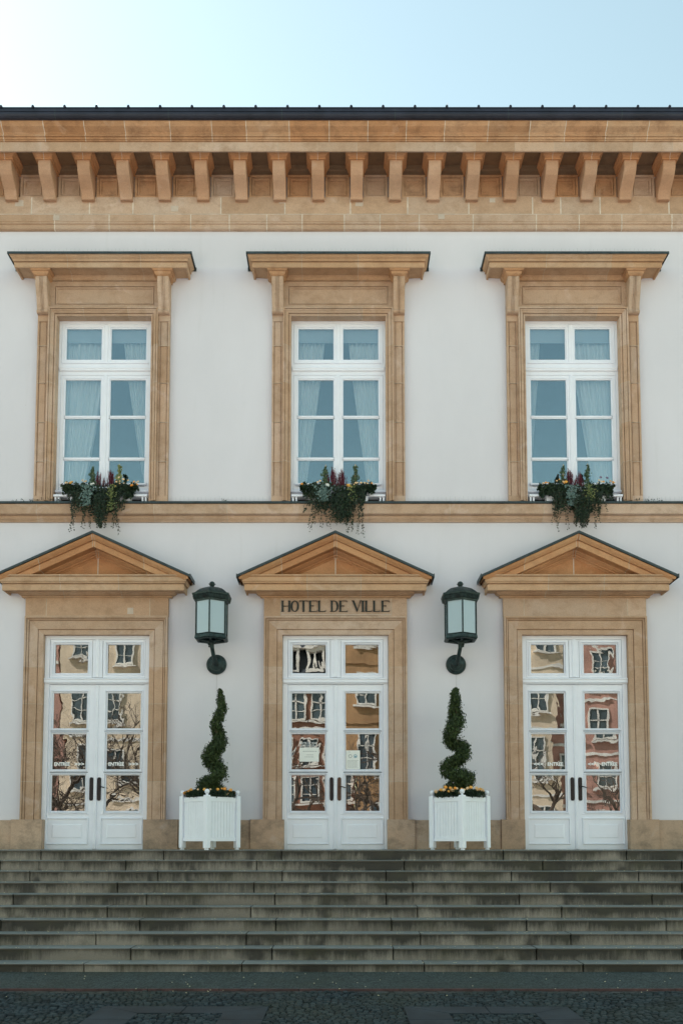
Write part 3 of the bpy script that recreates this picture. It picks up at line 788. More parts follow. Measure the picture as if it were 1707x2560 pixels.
# ------------------------------------------------------------------ steps and ground
JT = {1: [-4.652, -2.754, -.928, 2.503, 4.41], 2: [-3.258, -1.282, .95, 3.04, 5.142], 3: [-4.6, -2.707, -.875, .66, 2.506, 4.383], 4: [-3.229, -1.259, 1.026, 3.005, 4.9],
      5: [-4.607, -2.738, -.935, .626, 2.494, 4.359], 6: [-5.0, -3.203, -1.241, 1.038, 3.011, 4.95], 7: [-4.537, -2.686, -.875, .666, 2.465, 4.325],
      8: [-4.9, -3.182, -1.233, 1.023, 2.971, 4.9], 9: [-4.4, -2.654, -.875, .652, 2.456, 4.292], 10: [-5.0, -3.153, -1.22, 1.014, 2.956, 4.8]}
stair = thing('staircase', 'broad flight of ten weathered stone steps with dark streaks in front of the doors', 'steps', (0, -1.13, 0))
for k in range(1, 11):
    y = -(1.13 + .315 * (k - 1)); zt = -.15 * (k - 1); zb = zt - (.15 if k < 10 else .10)
    yb = y + .33 if k > 1 else -.001
    js = [XW] + JT[k] + [6.9, XE] if JT[k][0] < -4.3 else [XW, JT[k][0] - 1.9] + JT[k] + [7.0, XE]
    mb = MB()
    for a, b in zip(js[:-1], js[1:]):
        t = rt(); zj = rt(-.002, .002); yj = rt(-.004, .004)
        p = [(y + yj, zb - .002), (y + yj, zt - .022), (y + yj - .012, zt - .018), (y + yj - .016, zt - .010), (y + yj - .014, zt - .003 + zj), (y + yj - .006, zt + zj), (yb, zt + zj), (yb, zb - .002)]
        mb.rings([[(a + .006, q[0] + .01, q[1]) if i < 6 else (a + .006, *q) for i, q in enumerate(p)]] + [[(x, *q) for q in p] for x in (a + .014, b - .014)] + [[(b - .006, q[0] + .01, q[1]) if i < 6 else (b - .006, *q) for i, q in enumerate(p)]], [t] * 4, [0] * 4)
    mb.box(XW, XE, y + .03, yb - .002, zb - .02, zt - .02, 0, 1)
    M.setdefault('joint_dark', plain('joint_dirt', (.012, .011, .008), .95, .3, 10))
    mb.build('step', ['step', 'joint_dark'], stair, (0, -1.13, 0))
mb = MB(); mb.box(XW, XE, -3.62, -.001, -1.6, -1.49); mb.build('step_base', 'joint_dark', stair, (0, -1.13, 0))

mb = MB(); mb.poly([(-300, -300, -1.47), (300, -300, -1.47), (300, 300, -1.47), (-300, 300, -1.47)])
tag(mb.build('ground', 'ground', recalc=False), kind='structure')
mb = MB(); mb.poly([(-90, -47, -1.462), (90, -47, -1.462), (90, -9.2, -1.462), (-90, -9.2, -1.462)])
tag(mb.build('square', 'ground_bounce', recalc=False), kind='structure')
mb = MB(); mb.poly([(XW, -5.22, -1.45), (XE, -5.22, -1.45), (XE, -3.9, -1.45), (XW, -3.9, -1.45)])
tag(mb.build('pavement', 'pave', recalc=False), kind='structure')
mb = MB(); x = XW
while x < XE:
    l = rt(.7, 1.1); mb.box(x, x + l - .01, -5.255 + rt(-.004, .004), -5.222, -1.47, -1.444 + rt(-.002, .002), rt()); x += l
tag(mb.build('kerb_strip', 'kerb_red'), kind='structure')

FR = ((-2.31, -.705, -6.25, -7.86, -1.90, -1.11, -6.60, -7.5, -1.50), (.60, 2.185, -6.27, -7.86, 1.005, 1.80, -6.61, -7.5, 1.39))
for i, (xa, xb, ya, yb, ia, ib, ja, jb, xm) in enumerate(FR):
    mb = MB(); z0, z1 = -1.47, -1.446
    def sl_(pts):
        c = Vector((sum(p[0] for p in pts) / len(pts), sum(p[1] for p in pts) / len(pts)))
        q = [(p[0] + (c.x - p[0]) * .012, p[1] + (c.y - p[1]) * .02) for p in pts]
        mb.rings([[(a, b, z0) for a, b in q], [(a, b, z1 + rt(-.002, .002)) for a, b in q]], [rt()] * 2, [0] * 2)
    sl_([(xa, ya), (xm, ya), (xm, ja), (ia, ja)]); sl_([(xm, ya), (xb, ya), (ib, ja), (xm, ja)])
    for s in range(3):
        y0 = ja + (jb - ja) * s / 3; y1 = ja + (jb - ja) * (s + 1) / 3
        sl_([(xa, ya if s == 0 else y0), (ia, y0), (ia, y1), (xa, y1)]); sl_([(ib, y0), (xb, ya if s == 0 else y0), (xb, y1), (ib, y1)])
    sl_([(xa, jb), (ia, jb), (ib, jb), (xb, jb), (xb, yb), (xa, yb)])
    tag(mb.build('paving_slabs', 'slab', bevel=.003), kind='structure')

mb = MB(); y = -5.30
row = 0
while y > -9.0:
    h = .066; x = -5.2 + (.045 if row % 2 else 0) + rt(-.02, .02)
    while x < 5.2:
        wd = rt(.055, .085)
        cxx = x + wd / 2; cyy = y - h / 2
        yo = .16 * abs(math.sin((cxx + 40) * math.pi / 1.9)) + .012 * math.sin(cxx * 9 + row)
        inframe = any(a - .005 < cxx < b + .005 and d - .01 < cyy - yo < c + .03 and not (e < cxx < f_ and q < cyy - yo < p_) for a, b, c, d, e, f_, p_, q, _ in FR)
        if not inframe and cyy - yo < -5.285:
            zt = -1.452 + rt(-.004, .005); t = rt()
            hx, hy = wd / 2 - .004, h / 2 - .004
            a0 = rt(-.06, .06)
            def pt(px, py, z): return (cxx + px * math.cos(a0) - py * math.sin(a0), cyy - yo + px * math.sin(a0) + py * math.cos(a0), z)
            j = [rt(.86, 1.08) for _ in range(4)]
            sx = ((-1, -1), (1, -1), (1, 1), (-1, 1))
            mb.rings([[pt(q[0] * hx * jj, q[1] * hy * jj, -1.471) for q, jj in zip(sx, j)], [pt(q[0] * hx * jj, q[1] * hy * jj, zt - .008) for q, jj in zip(sx, j)],
                      [pt(q[0] * (hx - .009) * jj, q[1] * (hy - .009) * jj, zt + rt(-.001, .002)) for q, jj in zip(sx, j)]], [t] * 3, [0] * 3)
        x += wd
    y -= h; row += 1
tag(mb.build('cobblestones', 'cobble', recalc=False), kind='structure')

# ================================================================== OBJECTS
# bronze letters over the middle door
def big_letters():
    th = thing('letter_sign', 'dark bronze raised letters reading HOTEL DE VILLE on the stone above the middle door', 'sign', (DC[1], -.062, 4.03))
    K = .001735; ox = 780.; zb = 4.028; H = 108.
    def X(a): return DC[1] + (a - ox) * K
    def Z(b): return zb + (580 - b) * K
    def st(mb, pts):
        mb.rings([[(X(a), -.0655, Z(b)) for a, b in pts], [(X(a), -.0850, Z(b)) for a, b in pts]])
    def rect(mb, a, b, c, d): st(mb, [(a, b), (c, b), (c, d), (a, d)])
    def oval(mb, cx_, w_, thick, half=False):
        n = 28; out = []; inn = []
        rg = range(n + 1)
        for i in rg:
            a = (math.pi * 2 * i / n) if not half else (-math.pi / 2 + math.pi * i / n)
            out.append((cx_ + w_ * math.cos(a), 525 + 55 * math.sin(a))); inn.append((cx_ + (w_ - thick) * math.cos(a), 525 + 50 * math.sin(a)))
        for i in range(n): st(mb, [out[i], out[i + 1], inn[i + 1], inn[i]])
    def serif(mb, a, y, w_=22): rect(mb, a - w_ / 2, y - 2.5, a + w_ / 2, y + 2.5)
    def E(a):
        mb = MB(); rect(mb, a - 1, 470, a + 17, 580); rect(mb, a + 15, 470, a + 74, 475); rect(mb, a + 15, 519, a + 42, 524); rect(mb, a + 15, 575, a + 76, 580)
        st(mb, [(a + 70, 475), (a + 74, 475), (a + 75, 488)]); st(mb, [(a + 70, 575), (a + 76, 575), (a + 80, 562)]); rect(mb, a + 40, 514, a + 43, 530); rect(mb, a - 5, 470, a, 474); rect(mb, a - 5, 576, a, 580); return mb
    def L(a, w_=60):
        mb = MB(); rect(mb, a - 1, 470, a + 17, 580); rect(mb, a + 15, 575, a + w_, 580); st(mb, [(a + w_ - 6, 575), (a + w_, 575), (a + w_ + 4, 562)]); rect(mb, a - 5, 470, a, 474); rect(mb, a + 15, 470, a + 20, 474); return mb
    L_ = []
    mb = MB(); rect(mb, 254, 470, 271, 580); rect(mb, 320, 470, 338, 580); rect(mb, 271, 521, 321, 527)
    for a in (263, 328): serif(mb, a - 10, 473, 6); serif(mb, a + 10, 473, 6); serif(mb, a - 10, 577, 6); serif(mb, a + 10, 577, 6)
    L_.append(mb)
    mb = MB(); oval(mb, 382, 40, 17); L_.append(mb)
    mb = MB(); rect(mb, 458, 470, 476, 580); rect(mb, 428, 470, 460, 475); rect(mb, 475, 470, 510, 475); st(mb, [(428, 475), (433, 475), (428, 488)]); st(mb, [(505, 475), (510, 475), (511, 488)]); L_.append(mb)
    L_ += [E(524), L(612, 70)]
    mb = MB(); rect(mb, 736, 470, 753, 580); rect(mb, 728, 470, 738, 474); rect(mb, 728, 576, 738, 580); rect(mb, 752, 470, 770, 475); rect(mb, 752, 575, 770, 580); oval(mb, 768, 40, 16, True); L_.append(mb)
    L_.append(E(820))
    mb = MB(); st(mb, [(944, 470), (963, 470), (999, 570), (988, 580)]); st(mb, [(1022, 470), (1027, 470), (994, 580), (988, 580)]); serif(mb, 952, 472, 26); serif(mb, 1024, 472, 14); L_.append(mb)
    mb = MB(); rect(mb, 1038, 470, 1056, 580); serif(mb, 1036, 472, 8); serif(mb, 1059, 472, 8); serif(mb, 1036, 578, 8); serif(mb, 1059, 578, 8); L_.append(mb)
    L_ += [L(1073, 62), L(1150, 62), E(1232)]
    for m_ in L_: m_.build('letter', 'bronze', th, (DC[1], -.062, 4.03))
big_letters()

# notices taped inside the middle door
x0 = DC[1] - .742
mb = MB(); mb.box(x0 + .133, x0 + .460, .0855, .0885, 1.485, 1.725)
for z, w_ in ((1.655, .21), (1.595, .10), (1.56, .15)):
    x = x0 + .297 - w_ / 2
    while x < x0 + .297 + w_ / 2:
        l = rt(.012, .035); mb.box(x, x + l, .0848, .0854, z, z + .009, .5, 1); x += l + .007
tag(mb.build('paper_notice', ['paper', 'print'], None, (x0 + .3, .087, 1.5)), 'landscape white paper notice with three short lines in the left leaf of the middle door', 'notice', 'paper notices on the middle door')
x1 = DC[1] + .176
mb = MB(); mb.box(x1 + .003, x1 + .24, .0855, .0885, 1.357, 1.675)
for k in range(7):
    z = 1.50 - k * .02; x = x1 + .03
    while x < x1 + .19: l = rt(.012, .035); mb.box(x, min(x + l, x1 + .21), .0848, .0854, z, z + .006, .5, 1); x += l + .006
mb.box(x1 + .04, x1 + .08, .0848, .0854, 1.645, 1.652, .5, 1)
for q, m_ in ((.075, 1), (.16, 2)):
    rg = [[(x1 + q + r * math.cos(a), y, 1.577 + r * math.sin(a)) for a in [k * math.pi / 9 for k in range(18)]] for r, y in ((.031, .0854), (.031, .0846), (.022, .0846), (.022, .0854))]
    mb.rings(rg, [.5] * 4, [m_] * 4, True, False)
    if m_ == 2: mb.box(x1 + q - .012, x1 + q + .016, .0846, .0854, 1.56, 1.582, .5, 2)
tag(mb.build('paper_notice', ['paper', 'print', 'print_blue'], None, (x1 + .12, .087, 1.36)), 'upright white paper notice with two round emblems in the right leaf of the middle door', 'notice', 'paper notices on the middle door')

# curtains behind the upper windows
def curtain(cx, x_out, top_in, bot_in, label, seed):
    rs = random.Random(seed); n = 90; rows = 26; s = 1 if x_out > cx else -1
    org = (x_out, .275, 6.1); mb = MB(); rg = []
    fr = rs.uniform(9, 11); ph = rs.uniform(0, 6)
    for r in range(rows + 1):
        q = r / rows; z = 9.0 - 2.9 * q
        xin = top_in + (bot_in - top_in) * (q ** 1.15)
        amp = .028 + .010 * q
        rg.append([(x_out + (xin - x_out) * (a / n), .275 + amp * math.sin(fr * 2 * math.pi * (a / n) ** .9 + ph + .5 * q) + .01 * math.sin(a * 1.7), z) for a in range(n + 1)])
    rg = [ring + [(x, y + .003, z) for x, y, z in ring[::-1]] for ring in rg]
    mb.rings(rg, None, None, True, True)
    tag(mb.build('curtain', 'curtain', None, org, smooth=True), label, 'curtain', 'sheer curtains behind the upper windows')
curtain(WC[0], WC[0] - .85, WC[0] + .02, WC[0] - .42, 'wide white sheer curtain on the left side of the left upper window', 1)
curtain(WC[0], WC[0] + .85, WC[0] + .27, WC[0] + .72, 'narrow white sheer curtain on the right side of the left upper window', 2)
curtain(WC[1], WC[1] - .85, WC[1] - .24, WC[1] - .60, 'white sheer curtain tied back on the left side of the middle upper window', 3)
curtain(WC[1], WC[1] + .85, WC[1] + .18, WC[1] + .54, 'white sheer curtain tied back on the right side of the middle upper window', 4)
curtain(WC[2], WC[2] - .85, WC[2] - .50, WC[2] - .74, 'thin white sheer curtain on the left side of the right upper window', 5)
curtain(WC[2], WC[2] + .85, WC[2] + .05, WC[2] + .44, 'wide white sheer curtain on the right side of the right upper window', 6)
for cx, lab in zip(WC, ('left', 'middle', 'right')):
    mb = MB(); mb.box(cx - .85, cx + .85, .205, .212, 8.93, 9.30)
    tag(mb.build('valance', 'valance', None, (cx, .21, 8.9)), 'pale cloth valance across the top of the %s upper window' % lab, 'valance', 'valances behind the upper windows')

# wall lanterns
def lantern(cx, sgn, label):
    loc = (cx, 0, 3.14); C_ = Vector((cx, -.42, 0)); th = thing('wall_lantern', label, 'lantern', loc, 'wall lanterns either side of the middle door')
    ph = 0.0
    def hexring(r, z): return [(C_.x + r * math.sin(ph + R(60) * k), C_.y - r * math.cos(ph + R(60) * k), z) for k in range(6)]
    def hexstack(lst, mb): mb.rings([hexring(r, z) for r, z in lst])
    zt, zb = 4.080, 3.525
    mb = MB()
    hexstack([(.27, zt), (.29, zt + .0), (.295, zt + .03), (.315, zt + .035), (.325, zt + .085), (.345, zt + .10), (.352, zt + .125), (.345, zt + .135), (.305, zt + .14), (.30, zt + .15), (.255, zt + .19), (.20, zt + .228), (.13, zt + .255), (.05, zt + .268), (.02, zt + .270)], mb)
    for k in range(6):       # fluted eaves
        a = Vector(hexring(.322, 0)[k]); b = Vector(hexring(.322, 0)[(k + 1) % 6])
        for j in range(13):
            p = a.lerp(b, (j + .5) / 13)
            mb.tube([(p.x, p.y, zt + .037), (p.x + (p.x - C_.x) * .045, p.y + (p.y - C_.y) * .045, zt + .092)], .0075, 5)
    roof = mb.build('lantern_roof', 'verdigris', th, loc)
    mb = MB(); z0 = zt + .262
    mb.lathe((C_.x, C_.y, z0), [(.014, 0), (.012, .012), (.03, .022), (.044, .045), (.05, .062), (.044, .068), (.046, .074), (.036, .096), (.016, .108), (.002, .11)], 16)
    for k in range(10):
        a = R(36 * k); mb.tube([(C_.x + .04 * math.cos(a), C_.y + .04 * math.sin(a), z0 + .062), (C_.x + .066 * math.cos(a), C_.y + .066 * math.sin(a), z0 + .064)], [.007, .001], 5)
    mb.build('finial', 'verdigris', roof, loc)
    mb = MB()
    hexstack_pts = hexring(.275, 0)
    for p in hexstack_pts: mb.tube([(p[0], p[1], zb - .02), (p[0], p[1], zt + .002)], .0125, 6)
    for z0, z1, ro, ri in ((zb - .075, zb - .005, .30, .235), (zb - .005, zb + .012, .285, .245)):
        mb.rings([hexring(ri, z0), hexring(ro - .02, z0 - .0), hexring(ro, z0 + .02), hexring(ro - .008, z1), hexring(ri, z1)], None, None, True, False, True)
    for k in range(6):
        a = Vector(hexring(.26, zb - .065)[k]); c = Vector((C_.x, C_.y, zb - .085)); mb.tube([a, c], [.012, .022], 6)
        e1 = Vector(hexring(.25, zb - .065)[k]); e2 = Vector(hexring(.25, zb - .065)[(k + 1) % 6]); m2 = e1.lerp(e2, .5)
    mb.lathe((C_.x, C_.y, zb - .11), [(.03, 0), (.06, .012), (.075, .03), (.06, .045), (.03, .05)], 12)
    mb.build('lantern_frame', 'verdigris', th, loc)
    for k in range(6):
        a, b = hexring(.268, 0)[k], hexring(.268, 0)[(k + 1) % 6]
        a2, b2 = hexring(.262, 0)[k], hexring(.262, 0)[(k + 1) % 6]
        mb = MB(); mb.rings([[(a[0], a[1], zb), (b[0], b[1], zb), (b2[0], b2[1], zb), (a2[0], a2[1], zb)], [(a[0], a[1], zt), (b[0], b[1], zt), (b2[0], b2[1], zt), (a2[0], a2[1], zt)]])
        mb.build('glass_panel', 'milk', th, loc)
    mb = MB()
    mb.tube([(C_.x, -.42, 3.44), (C_.x, -.42, 3.40), (C_.x + .01 * sgn, -.405, 3.33), (C_.x + .02 * sgn, -.34, 3.24), (cx + .028 * sgn, -.2, 3.16), (cx + .03 * sgn, -.05, 3.12)], [.05, .042, .034, .034, .04, .05], 10)
    mb.tube([(C_.x - .02 * sgn, -.43, 3.42), (C_.x - .045 * sgn, -.435, 3.385), (C_.x - .04 * sgn, -.44, 3.35), (C_.x - .02 * sgn, -.43, 3.345)], [.02, .018, .016, .010], 6)
    mb.build('bracket_arm', 'verdigris', th, loc)
    mb = MB(); xd = cx + .03 * sgn
    mb.lathe((xd, -.004, 3.13), [(.17, 0), (.172, -.012), (.165, -.03), (.15, -.038), (.14, -.036), (.125, -.05), (.10, -.056), (.09, -.07), (.06, -.085), (.02, -.09)], 32, 'y')
    mb.build('wall_rose', 'verdigris', th, loc)
    mb = MB(); mb.tube([(xd + .005, -.008, 2.97), (xd + .008 * sgn, -.008, .52)], .003, 6); mb.build('cable', 'cable', th, loc)
lantern(-2.150, 1, 'dark green hexagonal wall lantern between the left door and the middle door')
lantern(1.972, -1, 'dark green hexagonal wall lantern between the middle door and the right door')

# ------------------------------------------------------------------ foliage helpers
def rdir(rs):
    while True:
        v = Vector((rs.uniform(-1, 1), rs.uniform(-1, 1), rs.uniform(-1, 1)))
        if .05 < v.length < 1: return v.normalized()
def leaf(mb, p, n, u, size, tone, kind='d', mat=0):
    n = n.normalized(); u = (u - n * u.dot(n))
    if u.length < .01: u = n.orthogonal()
    u.normalize(); v = n.cross(u); b = len(mb.v)
    if kind == 'd':
        pts = [p - u * size, p + v * size * .55 + n * size * .2, p + u * size, p - v * size * .55 + n * size * .2]
        mb.v += [tuple(q) for q in pts]; mb.face((b, b + 1, b + 2), tone, mat); mb.face((b, b + 2, b + 3), tone, mat)
    else:   # lobed ivy leaf
        sh = [(-.15, 0), (-.5, .65), (.05, .5), (.25, .95), (.45, .42), (1.15, 0), (.45, -.42), (.25, -.95), (.05, -.5), (-.5, -.65)]
        mb.v += [tuple(p + u * a * size + v * c * size + n * (abs(c) * .25 * size)) for a, c in sh]
        mb.face((b, b + 1, b + 2, b + 3, b + 4, b + 5), tone, mat); mb.face((b, b + 5, b + 6, b + 7, b + 8, b + 9), tone, mat)
def blossom(mb, p, r, rs, facing, mat=0):
    f = facing.normalized(); a = f.orthogonal().normalized(); c = f.cross(a); n = 9; t0 = rs.random()
    for k in range(n):
        th = 2 * math.pi * k / n + rs.uniform(-.2, .2); d = a * math.cos(th) + c * math.sin(th); e = f.cross(d)
        b = len(mb.v)
        mb.v += [tuple(q) for q in (p, p + d * r * .7 + e * r * .28 + f * r * .25, p + d * r * rs.uniform(.85, 1.1) + f * r * .05, p + d * r * .7 - e * r * .28 + f * r * .25)]
        mb.face((b, b + 1, b + 2, b + 3), min(1, max(0, t0 + rs.uniform(-.3, .3))), mat)
    for k in range(6):
        th = 2 * math.pi * k / 6; d = a * math.cos(th) + c * math.sin(th); e = f.cross(d); b = len(mb.v)
        q0 = p + f * r * .25
        mb.v += [tuple(q) for q in (q0, q0 + d * r * .35 + e * r * .2 + f * r * .2, q0 + d * r * .5 + f * r * .25, q0 + d * r * .35 - e * r * .2 + f * r * .2)]
        mb.face((b, b + 1, b + 2, b + 3), min(1, max(0, t0 + .2)), mat)

# ------------------------------------------------------------------ planters with spiral topiary
def planter(cx, sgn, label):
    loc = (cx, -.625, 0); th = thing('planter', label, 'planter', loc, 'white timber planters beside the middle door')
    ang = R(47) * sgn; s = .70; hp = .042; hs = s / 2 - hp
    ca, sa = math.cos(ang), math.sin(ang)
    def rot(mb):
        mb.v = [(cx + x * ca - y * sa, -.625 + x * sa + y * ca, z) for x, y, z in mb.v]; return mb
    for sx in (-1, 1):
        for sy in (-1, 1):
            mb = MB(); mb.box(sx * hs - hp, sx * hs + hp, sy * hs - hp, sy * hs + hp, .032, .862); rot(mb)
            post = mb.build('post', 'planter_white', th, loc, bevel=.006)
            mb = MB(); mb.lathe((sx * hs, sy * hs, .862), [(.03, 0), (.028, .006), (.014, .010), (.014, .016), (.026, .024), (.038, .042), (.041, .058), (.037, .076), (.022, .092), (.004, .097)], 16); rot(mb)
            mb.build('finial', 'planter_white', post, loc, smooth=True)
            mb = MB(); mb.lathe((sx * hs, sy * hs, 0), [(.022, 0), (.034, .004), (.036, .02), (.024, .031)], 14); rot(mb)
            mb.build('foot', 'planter_white', post, loc)
    for k in range(4):
        mb = MB(); L2 = hs - hp - .001
        fy = -hs - .004
        mb.box(-L2, L2, fy - .012, fy + .03, .765, .84); mb.box(-L2, L2, fy - .012, fy + .03, .14, .20)
        nb = 9; wb = 2 * L2 / nb
        for j in range(nb):
            a = -L2 + j * wb
            mb.box(a + .0022, a + wb - .0022, fy + .0, fy + .022, .2005, .7645)
        mb.box(-L2, L2, fy + .012, fy + .024, .2005, .7645)
        a = R(90 * k)
        mb.v = [(x * math.cos(a) - y * math.sin(a), x * math.sin(a) + y * math.cos(a), z) for x, y, z in mb.v]; rot(mb)
        mb.build('side_panel', 'planter_white', th, loc)
    mb = MB(); mb.box(-hs + .03, hs - .03, -hs + .03, hs - .03, .145, .80); rot(mb); mb.build('soil', 'soil', th, loc)
    return th

def spiral(cx, org_px, blobs, side, seed, label):
    rs = random.Random(seed); k_ = .00127; loc = (cx, -.625, .80)
    th = thing('spiral_topiary', label, 'topiary', loc, 'spiral topiary in white planters')
    mb = MB(); pts = []
    for i, (px, py, r) in enumerate(blobs):
        x = cx + (px - org_px) * k_; z = .84 + (1525 - py) * k_; pts.append((x, z, r * k_))
    for i in range(len(pts) - 1):
        (xa, za, ra), (xb, zb, rb) = pts[i], pts[i + 1]
        for q in range(3):
            f = q / 3; x = xa + (xb - xa) * f; z = za + (zb - za) * f; r = ra + (rb - ra) * f
            y = -.625 + .09 * side * math.sin((i + f) * 1.05) * min(1, r / .1)
            c = Vector((x, y, z)); r = r * 1.16; cnt = int(15000 * r * r) + 45; lump = [(rdir(rs), rs.uniform(.06, .26)) for _ in range(5)]
            for _ in range(cnt):
                d = rdir(rs); rr = r * (.50 + .50 * rs.random() ** .6) * (.93 + sum(h_ for q_, h_ in lump if d.dot(q_) > .72))
                if rs.random() < .05: rr *= 1.22
                p = c + Vector((d.x * rr, d.y * rr, d.z * rr * .85))
                if p.z < .80: continue
                n = (d + rdir(rs) * .9); up = (d * .4 + Vector((0, 0, .7)) + rdir(rs) * .7)
                leaf(mb, p, n, up, rs.uniform(.010, .024), min(1, max(0, .35 + rs.uniform(-.35, .5) + (.2 if any(d.dot(q_) > .8 for q_, h_ in lump) else 0))))
    mb.build('crown', 'conifer', th, loc, recalc=False)
    mb = MB(); tp = [(cx, -.625, .79)] + [(cx + (x - cx) * min(1, .35 + .7 * j / max(1, len(pts) / 3 - 2)), -.625, z) for j, (x, z, r) in enumerate(pts[::-1][3::3])] + [(pts[0][0], -.625, pts[0][1] + .02)]
    mb.tube(tp, [.022 - .018 * i / (len(tp) - 1) for i in range(len(tp))], 7)
    mb.build('trunk', 'trunk', th, loc)

def bedding(cx, seed, label, flowers):
    rs = random.Random(seed); loc = (cx, -.625, .80); th = thing('flower_bedding', label, 'flowers', loc, 'flower bedding round the topiary')
    mb = MB()
    for _ in range(3600):
        a = rs.uniform(0, 2 * math.pi); r = .41 * rs.random() ** .5
        z = .82 + (.16 - .22 * max(0, r - .2)) * rs.random() ** .5
        p = Vector((cx + r * math.cos(a), -.625 + r * math.sin(a) * .95, z))
        leaf(mb, p, rdir(rs) + Vector((0, -.3, .6)), rdir(rs), rs.uniform(.012, .024), rs.random())
    fo = mb.build('foliage', 'mum_leaf', th, loc, recalc=False)
    for x, z, r in flowers:
        y = -.625 - math.sqrt(max(.0, .40 ** 2 - (x * 1.0) ** 2)) * rs.uniform(.75, .98)
        mb = MB(); blossom(mb, Vector((cx + x, y, .845 + z)), r * 1.3, rs, Vector((rs.uniform(-.3, .3), -1, .6)))
        mb.build('flower', 'flower_orange' if rs.random() < .6 else 'flower_pale', th, loc, recalc=False)
PL, PR = -2.115, 1.90
planter(PL, 1, 'white slatted timber planter left of the middle door')
planter(PR, -1, 'white slatted timber planter right of the middle door')
BL = [(655, 150, 26), (658, 215, 36), (672, 290, 50), (690, 365, 54), (672, 440, 62), (640, 510, 62), (610, 580, 70), (610, 650, 74), (640, 730, 80), (660, 810, 84), (655, 880, 80), (590, 920, 88), (550, 990, 112), (555, 1070, 104), (600, 1120, 90), (655, 1170, 88), (665, 1240, 80), (600, 1290, 80), (510, 1340, 100), (455, 1395, 95), (560, 1410, 110), (680, 1420, 70)]
BR = [(515, 145, 38), (500, 205, 50), (500, 270, 58), (502, 340, 68), (505, 410, 76), (525, 480, 86), (525, 550, 88), (480, 620, 98), (445, 700, 86), (435, 780, 76), (470, 845, 78), (560, 850, 88), (600, 910, 90), (590, 985, 92), (545, 1045, 72), (470, 1080, 90), (410, 1120, 88), (405, 1190, 80), (450, 1250, 66), (560, 1250, 104), (640, 1290, 105), (600, 1350, 100), (470, 1385, 85), (400, 1400, 60)]
spiral(PL, 544, BL, 1, 11, 'thin spiral clipped conifer in the left white planter, leafy wisps at its tip')
spiral(PR, 550, BR, -1, 12, 'fuller spiral clipped conifer in the right white planter')
def fl(lst, o): return [((a - o) * .00127, (1525 - b) * .00127, c * .00127) for a, b, c in lst]
bedding(PL, 21, 'sparse orange and cream flowers among dark leaves in the left white planter',
        fl([(235, 1475, 22), (255, 1465, 16), (300, 1455, 14), (335, 1440, 18), (430, 1440, 12), (516, 1440, 18), (580, 1440, 14), (672, 1438, 18), (720, 1425, 10), (752, 1428, 20), (782, 1485, 17), (820, 1440, 20), (870, 1465, 15)], 544))
bedding(PR, 22, 'dense bright orange flowers among dark leaves in the right white planter',
        fl([(245, 1455, 22), (298, 1440, 20), (332, 1440, 20), (352, 1408, 20), (385, 1462, 15), (405, 1420, 18), (430, 1448, 22), (460, 1425, 18), (480, 1428, 15), (518, 1482, 17), (542, 1442, 20), (570, 1445, 14), (620, 1425, 20), (655, 1415, 20), (735, 1418, 18), (755, 1435, 18), (785, 1430, 17), (818, 1440, 20), (835, 1450, 14), (560, 1480, 12)], 550))

